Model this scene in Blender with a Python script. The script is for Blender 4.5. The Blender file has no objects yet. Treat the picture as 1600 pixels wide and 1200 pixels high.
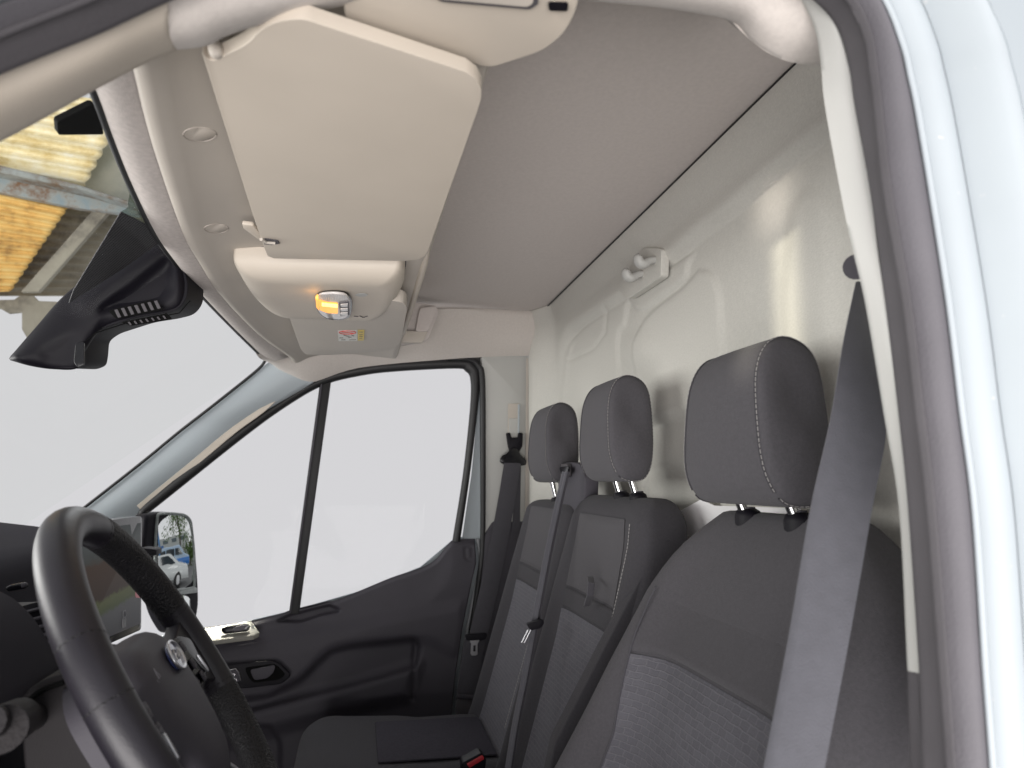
import bpy, bmesh, math, random
import numpy as np
from mathutils import Vector, Matrix
random.seed(4)
S = bpy.context.scene
COL = S.collection
H = 1.6                                    # lens height above the yard
# ------------------------------------------------------------------ camera
FPX = 1100.0
PITCH = math.atan(150 / FPX)
YAW = math.atan(240 / FPX * math.cos(PITCH))
F = Vector((math.cos(PITCH) * math.cos(YAW), -math.cos(PITCH) * math.sin(YAW), math.sin(PITCH)))
R = F.cross(Vector((0, 0, 1))).normalized()
U = R.cross(F)
cd = bpy.data.cameras.new('camera'); cam = bpy.data.objects.new('camera', cd); COL.objects.link(cam)
cam.location = (0, 0, H); cam.rotation_euler = F.to_track_quat('-Z', 'Y').to_euler()
cd.sensor_width = 36; cd.lens = 36 * FPX / 1600; cd.clip_start = .02; cd.clip_end = 200
cd.dof.use_dof = True; cd.dof.focus_distance = 1.15; cd.dof.aperture_fstop = 7.0
S.camera = cam
# ------------------------------------------------------------------ light
w = bpy.data.worlds.new('World'); S.world = w; w.use_nodes = True
bg = w.node_tree.nodes['Background']; bg.inputs[0].default_value = (.672, .668, .685, 1); bg.inputs[1].default_value = 1.0
def area(name, loc, target, sx, sy, power, col=(1, 1, 1), spread=180):
    d = bpy.data.lights.new(name, 'AREA'); d.shape = 'RECTANGLE'; d.size = sx; d.size_y = sy
    d.energy = power; d.color = col; d.spread = math.radians(spread)
    o = bpy.data.objects.new(name, d); COL.objects.link(o); o.location = loc
    o.rotation_euler = (Vector(target) - Vector(loc)).to_track_quat('-Z', 'Y').to_euler()
    return o
area('door_fill', (-1.65, .50, H - .90), (1.1, -.12, H + .34), 2.8, 1.5, 122, (1, .96, .945))  # unseen fill lamp added to lift the cab interior
area('canopy_sun_lamp', (2.3, 4.2, H + .9), (5, 2.0, H + 2.2), .6, .6, 8, (1, .95, .86), 60)  # unseen lamp added in place of sun on the sheets
area('windscreen_fill', (1.3, 2.3, H + .12), (1.25, -.5, H + .2), 2.4, 1.0, 60, (1, .985, .96))  # unseen fill lamp added ahead of the windscreen
area('passenger_fill', (3.6, .2, H + 1.3), (1.2, -.3, H - .2), 1.6, 1.2, 14, (.96, .98, 1))  # unseen fill lamp added beyond the passenger window
area('glint_streak_lamp', (-.55, .95, H + .25), (.815, -.546, H + .245), .02, .26, .034, (1, .93, .74), 2)  # small unseen lamp added for the warm streak on the bulkhead
area('glint_patch_lamp', (-.45, .80, H + .12), (.835, -.546, H + .385), .04, .08, .012, (1, .90, .80), 3)  # small unseen lamp added for the warm bulkhead patch
area('sill_sun_lamp', (3.6, .62, H + 3.0), (2.08, .38, H - .41), .05, .05, .8, (1, .95, .80), 4.6)  # small unseen lamp added for the sun patch on the sill
S.view_settings.view_transform = 'Standard'; S.view_settings.look = 'None'
S.view_settings.exposure = 0; S.view_settings.gamma = 1
S.render.engine = 'CYCLES'

# ------------------------------------------------------------------ helpers
def ray(u, v):
    return F + R * ((u - 800) / FPX) + U * ((600 - v) / FPX)
def px(u, v, X=None, Y=None, Z=None):
    """photo pixel -> point where its ray meets the plane X=, Y= or Z= (Z relative to the lens)"""
    d = ray(u, v)
    k = X / d.x if X is not None else (Y / d.y if Y is not None else Z / d.z)
    return d * k + Vector((0, 0, H))
def pxp(u, v, p0, n):
    d = ray(u, v); c = Vector((0, 0, H)); n = Vector(n)
    return c + d * ((Vector(p0) - c).dot(n) / d.dot(n))
def V(x, y, z): return Vector((x, y, z + H))
def lerp(a, b, t): return a + (b - a) * t
def sm(t):
    t = np.clip(t, 0, 1); return t * t * (3 - 2 * t)
def cr(pts, n=8, closed=False):
    """Catmull-Rom through points of any dimension"""
    P = [np.array(p, float) for p in pts]; out = []; N = len(P)
    for i in range(N if closed else N - 1):
        p1, p2 = P[i], P[(i + 1) % N]
        p0 = P[(i - 1) % N] if (closed or i > 0) else 2 * p1 - p2
        p3 = P[(i + 2) % N] if (closed or i + 2 < N) else 2 * p2 - p1
        for k in range(n):
            t = k / n
            out.append(.5 * (2 * p1 + (p2 - p0) * t + (2 * p0 - 5 * p1 + 4 * p2 - p3) * t * t + (3 * p1 - p0 - 3 * p2 + p3) * t ** 3))
    if not closed: out.append(P[-1])
    return [tuple(o) for o in out]
def fillet(pts, r, n=5):
    P = [np.array(p, float) for p in pts]; out = []; N = len(P)
    rr = r if isinstance(r, (list, tuple)) else [r] * N
    for i in range(N):
        a, b, c = P[i - 1], P[i], P[(i + 1) % N]
        la, lc = np.linalg.norm(a - b), np.linalg.norm(c - b)
        d = min(rr[i], la * .48, lc * .48)
        if d < 1e-6: out.append(tuple(b)); continue
        s, e = b + (a - b) / la * d, b + (c - b) / lc * d
        for k in range(n + 1):
            t = k / n; out.append(tuple((1 - t) ** 2 * s + 2 * t * (1 - t) * b + t * t * e))
    return out

WLOC = {}
def finish(o, c, parent):
    o.location = c - (WLOC[parent.name] if parent else Vector((0, 0, 0)))
    COL.objects.link(o); o.parent = parent; WLOC[o.name] = c
def mesh(name, verts, faces, mat, parent=None, angle=35, subsurf=0, flat=False, recalc=True):
    vs = [Vector(v) for v in verts]
    lo = Vector([min(v[i] for v in vs) for i in range(3)]); hi = Vector([max(v[i] for v in vs) for i in range(3)])
    c = (lo + hi) / 2
    if not parent: c.z = lo.z
    me = bpy.data.meshes.new(name); me.from_pydata([v - c for v in vs], [], [list(f) for f in faces])
    if recalc:
        b = bmesh.new(); b.from_mesh(me); bmesh.ops.recalc_face_normals(b, faces=b.faces); b.to_mesh(me); b.free()
    me.materials.append(mat)
    if not flat:
        for p in me.polygons: p.use_smooth = True
        if angle < 180: me.set_sharp_from_angle(angle=math.radians(angle))
    o = bpy.data.objects.new(name, me); finish(o, c, parent)
    if subsurf:
        m = o.modifiers.new('sub', 'SUBSURF'); m.levels = subsurf; m.render_levels = subsurf
    return o
def bm_mesh(name, b, mat, parent=None, angle=35):
    b.verts.index_update()
    v = [x.co.copy() for x in b.verts]; f = [[q.index for q in p.verts] for p in b.faces]; b.free()
    return mesh(name, v, f, mat, parent, angle)
def slab(name, pts, vec, mat, parent=None, bev=.004, seg=3, angle=40):
    """closed outline (3-D points) pushed along vec, every edge rounded"""
    b = bmesh.new(); vec = Vector(vec)
    vs = [b.verts.new(Vector(p)) for p in pts]; f = b.faces.new(vs)
    top = bmesh.ops.extrude_face_region(b, geom=[f])
    bmesh.ops.translate(b, verts=[g for g in top['geom'] if isinstance(g, bmesh.types.BMVert)], vec=vec)
    bmesh.ops.recalc_face_normals(b, faces=b.faces)
    if bev:
        es = [e for e in b.edges if len(e.link_faces) == 2 and e.calc_face_angle(0) > math.radians(25)]
        bmesh.ops.bevel(b, geom=es, offset=bev, segments=seg, profile=.5, affect='EDGES', clamp_overlap=True)
    bmesh.ops.triangulate(b, faces=[f for f in b.faces if len(f.verts) > 4])
    return bm_mesh(name, b, mat, parent, angle)
def pslab(name, pts, vec, mat, parent=None, bev=.004, seg=3, r=0, angle=40, **pl):
    return slab(name, [px(u, v, **pl) for u, v in (fillet(pts, r) if r else pts)], vec, mat, parent, bev, seg, angle)
def box(name, lo, hi, mat, parent=None, bev=.004, seg=2):
    x0, y0, z0 = lo; x1, y1, z1 = hi
    return slab(name, [V(x0, y0, z0), V(x1, y0, z0), V(x1, y1, z0), V(x0, y1, z0)], (0, 0, z1 - z0), mat, parent, bev, seg)
def loft(name, rings, mat, parent=None, closed=True, caps=True, angle=50, subsurf=0):
    n = len(rings[0]); vs = [Vector(p) for r in rings for p in r]; fs = []
    for i in range(len(rings) - 1):
        for j in range(n if closed else n - 1):
            k = (j + 1) % n
            fs.append((i * n + j, i * n + k, (i + 1) * n + k, (i + 1) * n + j))
    if caps and closed:
        for base, ring in ((0, rings[0]), ((len(rings) - 1) * n, rings[-1])):
            c = sum((Vector(p) for p in ring), Vector()) / n; vs.append(c); ci = len(vs) - 1
            for j in range(n): fs.append((base + j, base + (j + 1) % n, ci))
    return mesh(name, vs, fs, mat, parent, angle, subsurf)
def frames(path, n=Vector((1, 0, 0)), closed=False):
    P = [Vector(p) for p in path]; N = len(P); out = []
    for i in range(N):
        a = P[i - 1] if (closed or i) else P[0]; c = P[(i + 1) % N] if (closed or i < N - 1) else P[-1]
        t = (c - a).normalized(); nn = (n - t * n.dot(t)).normalized()
        out.append((P[i], nn, t.cross(nn)))
    return out
def sweep(name, path, prof, mat, parent=None, n=(1, 0, 0), closed=False, angle=50, scale=None):
    rings = []
    for i, (p, a, b) in enumerate(frames(path, Vector(n), closed)):
        s = scale[i] if scale else 1
        rings.append([p + a * x * s + b * y * s for x, y in prof])
    if closed: rings.append(rings[0])
    return loft(name, rings, mat, parent, True, not closed, angle)
def circ(r, n=12, ry=None): return [(r * math.cos(2 * math.pi * k / n), (ry or r) * math.sin(2 * math.pi * k / n)) for k in range(n)]
def tube(name, path, r, mat, parent=None, closed=False, k=12, n=(1, 0.01, 0.02), ry=None):
    return sweep(name, path, circ(r, k, ry), mat, parent, n, closed)
def rprof(wd, th, r=None, n=3):
    """rounded rectangle profile, wd along the frame normal, th across"""
    r = r or min(wd, th) * .3
    return fillet([(-wd / 2, -th / 2), (wd / 2, -th / 2), (wd / 2, th / 2), (-wd / 2, th / 2)], r, n)
def strip(name, A, B, mat, parent=None, bulge=0, n=(-1, 0, 0), m=8, thick=.006, tvec=None, angle=60, away=None):
    """panel between two equal-length 3-D polylines, bulged along n and given thickness"""
    n = Vector(n).normalized(); tv = Vector(tvec) if tvec else -n * thick
    out, back = [], []
    for a, b in zip(A, B):
        a, b = Vector(a), Vector(b)
        row = [a.lerp(b, s / m) + n * bulge * math.sin(math.pi * s / m) for s in range(m + 1)]
        out.append(row + [p + ((p - away).normalized() * thick if away else tv) for p in reversed(row)])
    return loft(name, out, mat, parent, True, True, angle)
def plane_grid(name, fn, nu, nv, mat, parent=None, angle=180):
    vs = [fn(i / nu, j / nv) for j in range(nv + 1) for i in range(nu + 1)]
    fs = [(j * (nu + 1) + i, j * (nu + 1) + i + 1, (j + 1) * (nu + 1) + i + 1, (j + 1) * (nu + 1) + i) for j in range(nv) for i in range(nu)]
    return mesh(name, vs, fs, mat, parent, angle, recalc=False)
def sdist(poly, A, B):
    """signed distance of arrays A,B to a polygon, positive inside"""
    P = np.array(poly, float); d = np.full(A.shape, 1e9); ins = np.zeros(A.shape, bool)
    for i in range(len(P)):
        x0, y0 = P[i - 1]; x1, y1 = P[i]; ex, ey = x1 - x0, y1 - y0
        t = np.clip(((A - x0) * ex + (B - y0) * ey) / (ex * ex + ey * ey + 1e-12), 0, 1)
        d = np.minimum(d, np.hypot(A - x0 - t * ex, B - y0 - t * ey))
        c = ((y0 > B) != (y1 > B)) & (A < (x1 - x0) * (B - y0) / (y1 - y0 + 1e-12) + x0)
        ins ^= c
    return np.where(ins, d, -d)
def ldist(line, A, B):
    P = np.array(line, float); d = np.full(A.shape, 1e9)
    for i in range(1, len(P)):
        x0, y0 = P[i - 1]; x1, y1 = P[i]; ex, ey = x1 - x0, y1 - y0
        t = np.clip(((A - x0) * ex + (B - y0) * ey) / (ex * ex + ey * ey + 1e-12), 0, 1)
        d = np.minimum(d, np.hypot(A - x0 - t * ex, B - y0 - t * ey))
    return d
def thing(name, label, cat, loc, group=None):
    o = bpy.data.objects.new(name, None); o.empty_display_size = .05; COL.objects.link(o)
    o.location = loc; WLOC[o.name] = Vector(loc); o['label'] = label; o['category'] = cat
    if group: o['group'] = group
    return o
def tag(o, label, cat, group=None):
    o['label'] = label; o['category'] = cat
    if group: o['group'] = group
    return o
def struct(o): o['kind'] = 'structure'; return o
def text(name, body, size, loc, xdir, ydir, mat, parent, depth=.0006, font_sx=1.0):
    cu = bpy.data.curves.new(name, 'FONT'); cu.body = body; cu.size = size; cu.extrude = depth; cu.align_x = 'CENTER'; cu.align_y = 'CENTER'
    t = bpy.data.objects.new(name, cu); COL.objects.link(t)
    dg = bpy.context.evaluated_depsgraph_get(); me = bpy.data.meshes.new_from_object(t.evaluated_get(dg)); bpy.data.objects.remove(t)
    x = Vector(xdir).normalized(); y = Vector(ydir).normalized(); z = x.cross(y)
    vs = [Vector(loc) + x * v.co.x * font_sx + y * v.co.y + z * v.co.z for v in me.vertices]; fs = [list(p.vertices) for p in me.polygons]
    return mesh(name, vs, fs, mat, parent, flat=True, recalc=False)

# ------------------------------------------------------------------ materials
def mat(name, col, rough=.6, metal=0, bump=0, bscale=400, var=0, vscale=6, spec=.5, coat=0, sheen=0, tex='NOISE', emit=None, estr=1, stretch=None, speck=None):
    m = bpy.data.materials.new(name); m.use_nodes = True; nt = m.node_tree; b = nt.nodes['Principled BSDF']
    b.inputs['Base Color'].default_value = (*col, 1); b.inputs['Roughness'].default_value = rough; b.inputs['Metallic'].default_value = metal
    b.inputs['Specular IOR Level'].default_value = spec; b.inputs['Coat Weight'].default_value = coat; b.inputs['Sheen Weight'].default_value = sheen
    b.inputs['Sheen Roughness'].default_value = .4
    tc = nt.nodes.new('ShaderNodeTexCoord'); src = tc.outputs['Object']
    if stretch:
        mp = nt.nodes.new('ShaderNodeMapping'); mp.inputs['Scale'].default_value = stretch; nt.links.new(src, mp.inputs[0]); src = mp.outputs[0]
    if var:
        no = nt.nodes.new('ShaderNodeTexNoise'); no.inputs['Scale'].default_value = vscale; no.inputs['Detail'].default_value = 6; nt.links.new(src, no.inputs[0])
        ra = nt.nodes.new('ShaderNodeMapRange'); ra.inputs['From Min'].default_value = .3; ra.inputs['From Max'].default_value = .7
        ra.inputs['To Min'].default_value = 1 - var; ra.inputs['To Max'].default_value = 1 + var; nt.links.new(no.outputs[0], ra.inputs[0])
        mx = nt.nodes.new('ShaderNodeVectorMath'); mx.operation = 'SCALE'; mx.inputs[0].default_value = col; nt.links.new(ra.outputs[0], mx.inputs['Scale'])
        last = mx.outputs[0]
        if speck:
            n2 = nt.nodes.new('ShaderNodeTexNoise'); n2.inputs['Scale'].default_value = speck[0]; n2.inputs['Detail'].default_value = 2; nt.links.new(src, n2.inputs[0])
            r2 = nt.nodes.new('ShaderNodeMapRange'); r2.inputs['From Min'].default_value = speck[1]; r2.inputs['From Max'].default_value = speck[1] + .08; nt.links.new(n2.outputs[0], r2.inputs[0])
            mm = nt.nodes.new('ShaderNodeMix'); mm.data_type = 'RGBA'; nt.links.new(r2.outputs[0], mm.inputs[0]); nt.links.new(last, mm.inputs[6]); mm.inputs[7].default_value = (*speck[2], 1)
            last = mm.outputs[2]
        nt.links.new(last, b.inputs['Base Color'])
        rr = nt.nodes.new('ShaderNodeMapRange'); rr.inputs['To Min'].default_value = max(0, rough - .08); rr.inputs['To Max'].default_value = min(1, rough + .08); nt.links.new(no.outputs[0], rr.inputs[0]); nt.links.new(rr.outputs[0], b.inputs['Roughness'])
    if bump:
        if tex == 'VORONOI':
            t = nt.nodes.new('ShaderNodeTexVoronoi'); t.inputs['Scale'].default_value = bscale; h = t.outputs['Distance']
        else:
            t = nt.nodes.new('ShaderNodeTexNoise'); t.inputs['Scale'].default_value = bscale; t.inputs['Detail'].default_value = 3; h = t.outputs[0]
        nt.links.new(src, t.inputs[0]); bu = nt.nodes.new('ShaderNodeBump'); bu.inputs['Strength'].default_value = bump; bu.inputs['Distance'].default_value = .002
        nt.links.new(h, bu.inputs['Height']); nt.links.new(bu.outputs[0], b.inputs['Normal'])
    if emit:
        b.inputs['Emission Color'].default_value = (*emit, 1); b.inputs['Emission Strength'].default_value = estr
    return m
def glass(name, tint=(.97, .98, .975), refl=.05):
    m = bpy.data.materials.new(name); m.use_nodes = True; nt = m.node_tree; nt.nodes.clear()
    o = nt.nodes.new('ShaderNodeOutputMaterial'); mx = nt.nodes.new('ShaderNodeMixShader'); t = nt.nodes.new('ShaderNodeBsdfTransparent'); g = nt.nodes.new('ShaderNodeBsdfGlossy')
    t.inputs[0].default_value = (*tint, 1); g.inputs['Roughness'].default_value = .01; mx.inputs[0].default_value = refl
    nt.links.new(t.outputs[0], mx.inputs[1]); nt.links.new(g.outputs[0], mx.inputs[2]); nt.links.new(mx.outputs[0], o.inputs[0])
    return m
M = dict(
    beige=mat('beige_plastic', (.52, .465, .395), .55, bump=.12, bscale=700, var=.04, vscale=9),
    visor=mat('visor_vinyl', (.51, .455, .385), .6, bump=.07, bscale=1100, var=.035, vscale=7, tex='VORONOI'),
    trim=mat('greige_trim', (.46, .42, .37), .6, bump=.12, bscale=800, var=.04, vscale=8),
    liner=mat('headliner_felt', (.52, .475, .45), .95, bump=.3, bscale=1300, var=.04, vscale=150, sheen=.1),
    felt=mat('pale_felt', (.54, .50, .465), .95, bump=.35, bscale=1100, var=.045, vscale=220, sheen=.1),
    steel=mat('bulkhead_paint', (.54, .53, .49), .6, bump=.28, bscale=420, var=.05, vscale=260, spec=.35),
    pillar=mat('pillar_plastic', (.43, .43, .41), .5, bump=.1, bscale=800, var=.03),
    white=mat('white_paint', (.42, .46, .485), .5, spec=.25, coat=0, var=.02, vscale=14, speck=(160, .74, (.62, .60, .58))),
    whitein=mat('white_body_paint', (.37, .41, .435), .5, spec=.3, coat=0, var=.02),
    dark=mat('charcoal_plastic', (.0520, .0485, .0590), .6, spec=.35, bump=.2, bscale=900, var=.08, vscale=12),
    dark2=mat('black_plastic', (.0046, .0038, .0070), .55, spec=.22, bump=.12, bscale=900, var=.08),
    gloss=mat('piano_black', (.005, .005, .007), .2),
    rubber=mat('seal_rubber', (.080, .075, .081), .65, spec=.3, bump=.2, bscale=500, var=.08, vscale=20),
    rubber2=mat('pale_seal_rubber', (.134, .128, .140), .65, spec=.3, bump=.2, bscale=500, var=.06, vscale=20),
    blackrub=mat('black_rubber', (.010, .010, .011), .55, var=.1),
    fabric=mat('seat_fabric', (.074, .071, .078), .92, bump=.5, bscale=1100, var=.10, vscale=300, sheen=.08, spec=.2),
    fabric2=mat('seat_side_fabric', (.052, .050, .056), .95, bump=.5, bscale=1000, var=.10, vscale=260, sheen=.06, spec=.2),
    stitch=mat('pale_thread', (.30, .29, .285), .8),
    belt=mat('belt_webbing', (.082, .082, .096), .7, bump=.3, bscale=800, var=.08, vscale=90, sheen=.3),
    belt2=mat('dark_belt_webbing', (.046, .044, .053), .75, bump=.3, bscale=800, var=.1, vscale=90, sheen=.15),
    chrome=mat('chrome', (.8, .8, .8), .16, 1),
    steelw=mat('latch_steel', (.62, .62, .64), .3, .9),
    leather=mat('wheel_leather', (.0120, .0105, .0150), .42, bump=.05, bscale=520, var=.1, vscale=20, tex='VORONOI'),
    grip=mat('perforated_leather', (.0055, .005, .0068), .6, bump=.7, bscale=400, var=.15, tex='VORONOI'),
    red=mat('buckle_red', (.45, .03, .04), .4),
    glass=glass('door_glass', (.995, .995, .996), .0015), wind=glass('windscreen_glass', (.985, .99, .985), .004),
    mirror=mat('mirror_silver', (.86, .89, .88), .015, 1),
    amber=mat('lit_amber_lens', (.9, .45, .08), .3, emit=(1, .42, .05), estr=.85),
    amberhot=mat('lit_lamp_bar', (1, .8, .3), .3, emit=(1, .72, .22), estr=1.8),
    clear=mat('lamp_lens', (.60, .57, .55), .12, spec=.8, bump=.0),
    black=mat('black_sticker', (.004, .004, .004), .8, spec=.1),
    capline=mat('cap_rim', (.40, .36, .32), .6),
    dashm=mat('dash_plastic', (.030, .028, .035), .8, bump=.2, bscale=700, var=.1, spec=.08),
    insert=mat('plain_insert_fabric', (.050, .047, .058), .95, bump=.5, bscale=700, var=.15, vscale=200, spec=.1),
    felt2=mat('windscreen_felt', (.44, .40, .375), .95, bump=.5, bscale=900, var=.10, vscale=160),
    edge=mat('shaded_door_paint', (.20, .21, .22), .4),  # white door paint with its shade mixed into the colour
    panel=mat('patch_white', (.88, .87, .88), .7),  # white of the added flat patch on the bulkhead, not a real panel
)
# ================================================================== SHELL OF THE CAB
YB = -.546                                            # face of the bulkhead
def line(pts, n=6, **pl): return [px(u, v, **pl) for u, v in cr(pts, n)]
def line3(pts, xs, n=6):
    """(u,v) list with a depth X for every control point"""
    return [px(u, v, X=x) for u, v, x in cr([(p[0], p[1], x) for p, x in zip(pts, xs)], n)]
# ---- bulkhead: pressed steel sheet with real relief
nx, nz = 420, 300
gx, gz = np.meshgrid(np.linspace(.34, 2.06, nx), np.linspace(-.95, .522, nz))
gz = gz - np.clip((gz - .2) / .3, 0, 1) * np.interp(gx, [.34, .73, 2.06], [-.004, 0, .021])
Fv, Rv, Uv = (np.array(q) for q in (F, R, U))
dep = gx * Fv[0] + YB * Fv[1] + gz * Fv[2]
GU = 800 + FPX * (gx * Rv[0] + YB * Rv[1]) / dep
GV = 600 - FPX * (gx * Uv[0] + YB * Uv[1] + gz * Uv[2]) / dep
def inside(poly, soft): return sm(sdist(poly, GU, GV) / soft * .5 + .5)
h = np.zeros_like(gx)
mainp = cr([(872, 700), (876, 600), (887, 530), (905, 507), (950, 478), (1020, 425), (1093, 360), (1140, 325), (1210, 262), (1330, 165), (1600, -60)], 6) + [(1700, 1500), (860, 1500)]
h -= .014 * inside(mainp, 10)
h *= 1.25
h += .006 * inside(cr([(1075, 395), (1066, 412), (1058, 436), (995, 482), (976, 468), (969, 505), (958, 535), (957, 700), (880, 700), (880, 575), (900, 520), (960, 478), (1030, 425)], 4), 3.5)
h += .006 * inside(cr([(1082, 424), (1100, 428), (1113, 455), (1117, 510), (1121, 640), (1060, 640), (1000, 650), (985, 560), (1000, 500), (1060, 450)], 4), 5)
h -= .010 * inside([(996, 664), (1063, 649), (1070, 678), (1090, 694), (1110, 800), (990, 800)], 3)
h -= .004 * inside([(900, 731), (1090, 727), (1400, 722), (1400, 1000), (900, 1000)], 6)
h += .007 * inside([(990 + 22 * math.cos(a) - 0, 545 + 22 * math.sin(a)) for a in np.linspace(0, 6.1, 16)], 16)
h -= .004 * inside([(1290, 581), (1345, 574), (1500, 570), (1500, 800), (1270, 800)], 5)
h += .006 * inside(cr([(1225, 330), (1250, 300), (1280, 330), (1290, 440), (1285, 580), (1225, 580), (1215, 450)], 4), 14)
h -= .003 * np.exp(-(ldist([(943, 478), (940, 520), (922, 545), (886, 562)], GU, GV) / 3) ** 2)
h += .045 * sm((gx - 1.90) / .14)                       # wraps into the rear pillar
h += .020 * sm((gz - .44) / .08)                        # cove under the roof lining
vs = [(gx[j, i], YB + h[j, i], gz[j, i] + H) for j in range(nz) for i in range(nx)]
fs = [(j * nx + i, j * nx + i + 1, (j + 1) * nx + i + 1, (j + 1) * nx + i) for j in range(nz - 1) for i in range(nx - 1)]
bulk = struct(mesh('bulkhead', vs, fs, M['steel'], None, 180))
so = bulk.modifiers.new('thick', 'SOLIDIFY'); so.thickness = .004; so.offset = 1
pslab('hook_plate', [(974, 452), (1016, 388), (1046, 389), (1045, 433), (992, 468)], (0, .016, 0), M['steel'], bulk, .004, 4, r=5, Y=YB - .004)
pslab('pale_patch', [(1050, 806), (1098, 780), (1118, 790), (1252, 794), (1262, 835), (1056, 838)], (0, .003, 0), M['panel'], bulk, .0005, 1, Y=YB - .004)  # added flat pale patch, not a real part of the bulkhead
# ---- roof lining
def zceil(x): return float(np.interp(x, [.3, .73, 2.06], [.526, .522, .501]))
def yceil(x): return YB + .020
liner = struct(plane_grid('headliner', lambda s, t: V(.46 + s * 1.60, lerp(yceil(0) - .004, .34, t), zceil(.46 + s * 1.60) + .004 * math.sin(math.pi * s) * math.sin(math.pi * t) ** .5), 40, 24, M['liner']))
gas = [V(x, yceil(x) + .0035, zceil(x) - .0030) for x in np.linspace(.55, 2.0, 12)] + [px(853, 505, X=2.03), px(848, 540, X=2.05), px(843, 553, X=2.06), px(830, 558, X=2.07)]
tube('gasket', gas, .0019, M['blackrub'], liner, k=8)
struct(box('roof_panel', (.40, -1.6, .56), (2.12, .30, .575), M['white'], None, .005))
# ---- floor of the cab
struct(box('cab_floor', (.40, -.55, -1.02), (2.12, .95, -.98), M['dark'], None, .004))
# ---- far side: header lining, pillars
HA = line3([(396, 545), (430, 520), (480, 500), (560, 490), (690, 483), (780, 486), (852, 490)], [1.90, 1.93, 1.95, 1.96, 1.97, 1.98, 2.0])
HB = line3([(419, 563), (450, 588), (484, 598), (560, 575), (690, 562), (780, 557), (849, 556)], [2.05, 2.06, 2.06, 2.06, 2.06, 2.06, 2.06])
struct(strip('door_header_lining', HA, HB, M['felt'], None, .018, (-.7, 0, -.7), 12, .01))
PA = line3([(428, 560), (417, 568), (330, 637), (281, 675), (220, 725), (119, 804), (20, 880)], [2.05, 2.05, 2.06, 2.08, 2.09, 2.10, 2.10])
PB = line3([(490, 596), (484, 600), (414, 642), (369, 674), (312, 722), (222, 796), (150, 860)], [2.06, 2.06, 2.075, 2.085, 2.09, 2.10, 2.11])
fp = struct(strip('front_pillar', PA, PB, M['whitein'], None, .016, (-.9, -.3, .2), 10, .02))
slab('pillar_edge', [p for p in line3([(446, 612), (414, 643), (369, 676), (312, 724), (222, 798)], [2.07, 2.07, 2.08, 2.085, 2.095], 3)] + [p for p in reversed(line3([(436, 606), (404, 638), (359, 670), (302, 718), (214, 790)], [2.07, 2.07, 2.08, 2.085, 2.095], 3))], (-.004, 0, 0), M['beige'], fp, .001, 1)
rp = struct(pslab('rear_pillar', [(753, 556), (833, 556), (829, 640), (828, 842), (753, 842)], (.05, 0, 0), M['pillar'], None, .004, 2, r=4, X=2.075))
pslab('pillar_backing', [(700, 548), (800, 548), (800, 600), (748, 600), (744, 572), (700, 563)], (.01, 0, 0), M['blackrub'], rp, 0, X=2.105)
pslab('cover_strip', [(822, 560), (827, 560), (826, 835), (820, 835)], (-.004, 0, 0), M['trim'], rp, .001, 1, X=2.073)
pslab('belt_slot', [(793.5, 631), (812, 630), (811, 700), (793, 700)], (-.002, 0, 0), M['trim'], rp, .0008, 1, X=2.074)
pslab('slot_cover', [(795, 654), (810, 653.5), (809.5, 700), (795, 700)], (-.0035, 0, 0), M['pillar'], rp, .0008, 1, X=2.073)
pslab('slot_rail', [(809, 632), (812, 632), (811, 700), (808.5, 700)], (-.005, 0, 0), M['whitein'], rp, .0008, 1, X=2.073)
pslab('lower_cover', [(757, 836), (770, 815), (832, 815), (832, 1130), (735, 1130)], (.04, 0, 0), M['dark'], rp, .004, 2, r=4, X=2.068)
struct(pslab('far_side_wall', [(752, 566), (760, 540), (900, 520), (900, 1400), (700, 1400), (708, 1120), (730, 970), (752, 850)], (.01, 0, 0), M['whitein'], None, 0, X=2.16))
# ---- near side: door aperture round the lens
front_in = [(-260, 350), (0, 222), (150, 140), (230, 98), (277, 78)]
front_out = [(-260, 230), (0, 117), (156, 53), (215, 26), (262, 4)]
struct(strip('windscreen_pillar', line3(front_in, [.50, .48, .47, .47, .47]), line3(front_out, [.42] * 5), M['beige'], None, .012, (-.75, 0, -.6), 10, .012, away=Vector((0, 0, H))))
hd_in = [(277, 78), (322, 72), (353, 57), (401, 41), (495, 18), (576, 4), (700, -6), (860, -2), (1000, 9), (1077, 19), (1144, 34), (1172, 62), (1210, 88), (1250, 100), (1292, 104)]
hd_out = [(262, 4), (300, -12), (345, -27), (400, -40), (495, -58), (590, -68), (710, -76), (870, -76), (1000, -66), (1090, -54), (1150, -42), (1190, -34), (1205, -40), (1238, -18), (1274, 24)]
A_ = line3(hd_in, [.47] * 15, 4); B_ = line3(hd_out, [.425] * 15, 4)
hl = struct(strip('door_header_trim', A_, B_, M['felt'], None, .010, (-.5, 0, -.85), 10, .01, away=Vector((0, 0, H))))
up = [V(.56, a.y, zceil(.5) + .012) for a in A_]
strip('inner_face', A_, up, M['felt'], hl, -.004, (1, 0, 0), 6, .004)
lump = [px(u, v, X=.47) for u, v in cr([(1144, 34), (1172, 62), (1210, 88), (1262, 101), (1300, 103)], 4)]
strip('corner_gusset', lump, [V(.60, p.y - .02, zceil(.5) + .01) for p in lump], M['felt'], hl, .012, (0, .6, -.8), 8, .004)
S0 = [(1215, -50), (1247, -8), (1273, 45), (1283, 105), (1289, 166), (1315, 309), (1334, 397), (1353, 480), (1382, 653), (1405, 800), (1418, 1048)]
S1 = [(1228, -62), (1272, -10), (1306, 42), (1326, 105), (1336, 166), (1360, 300), (1371, 390), (1384, 480), (1404, 650), (1419, 800), (1436, 1050)]
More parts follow.
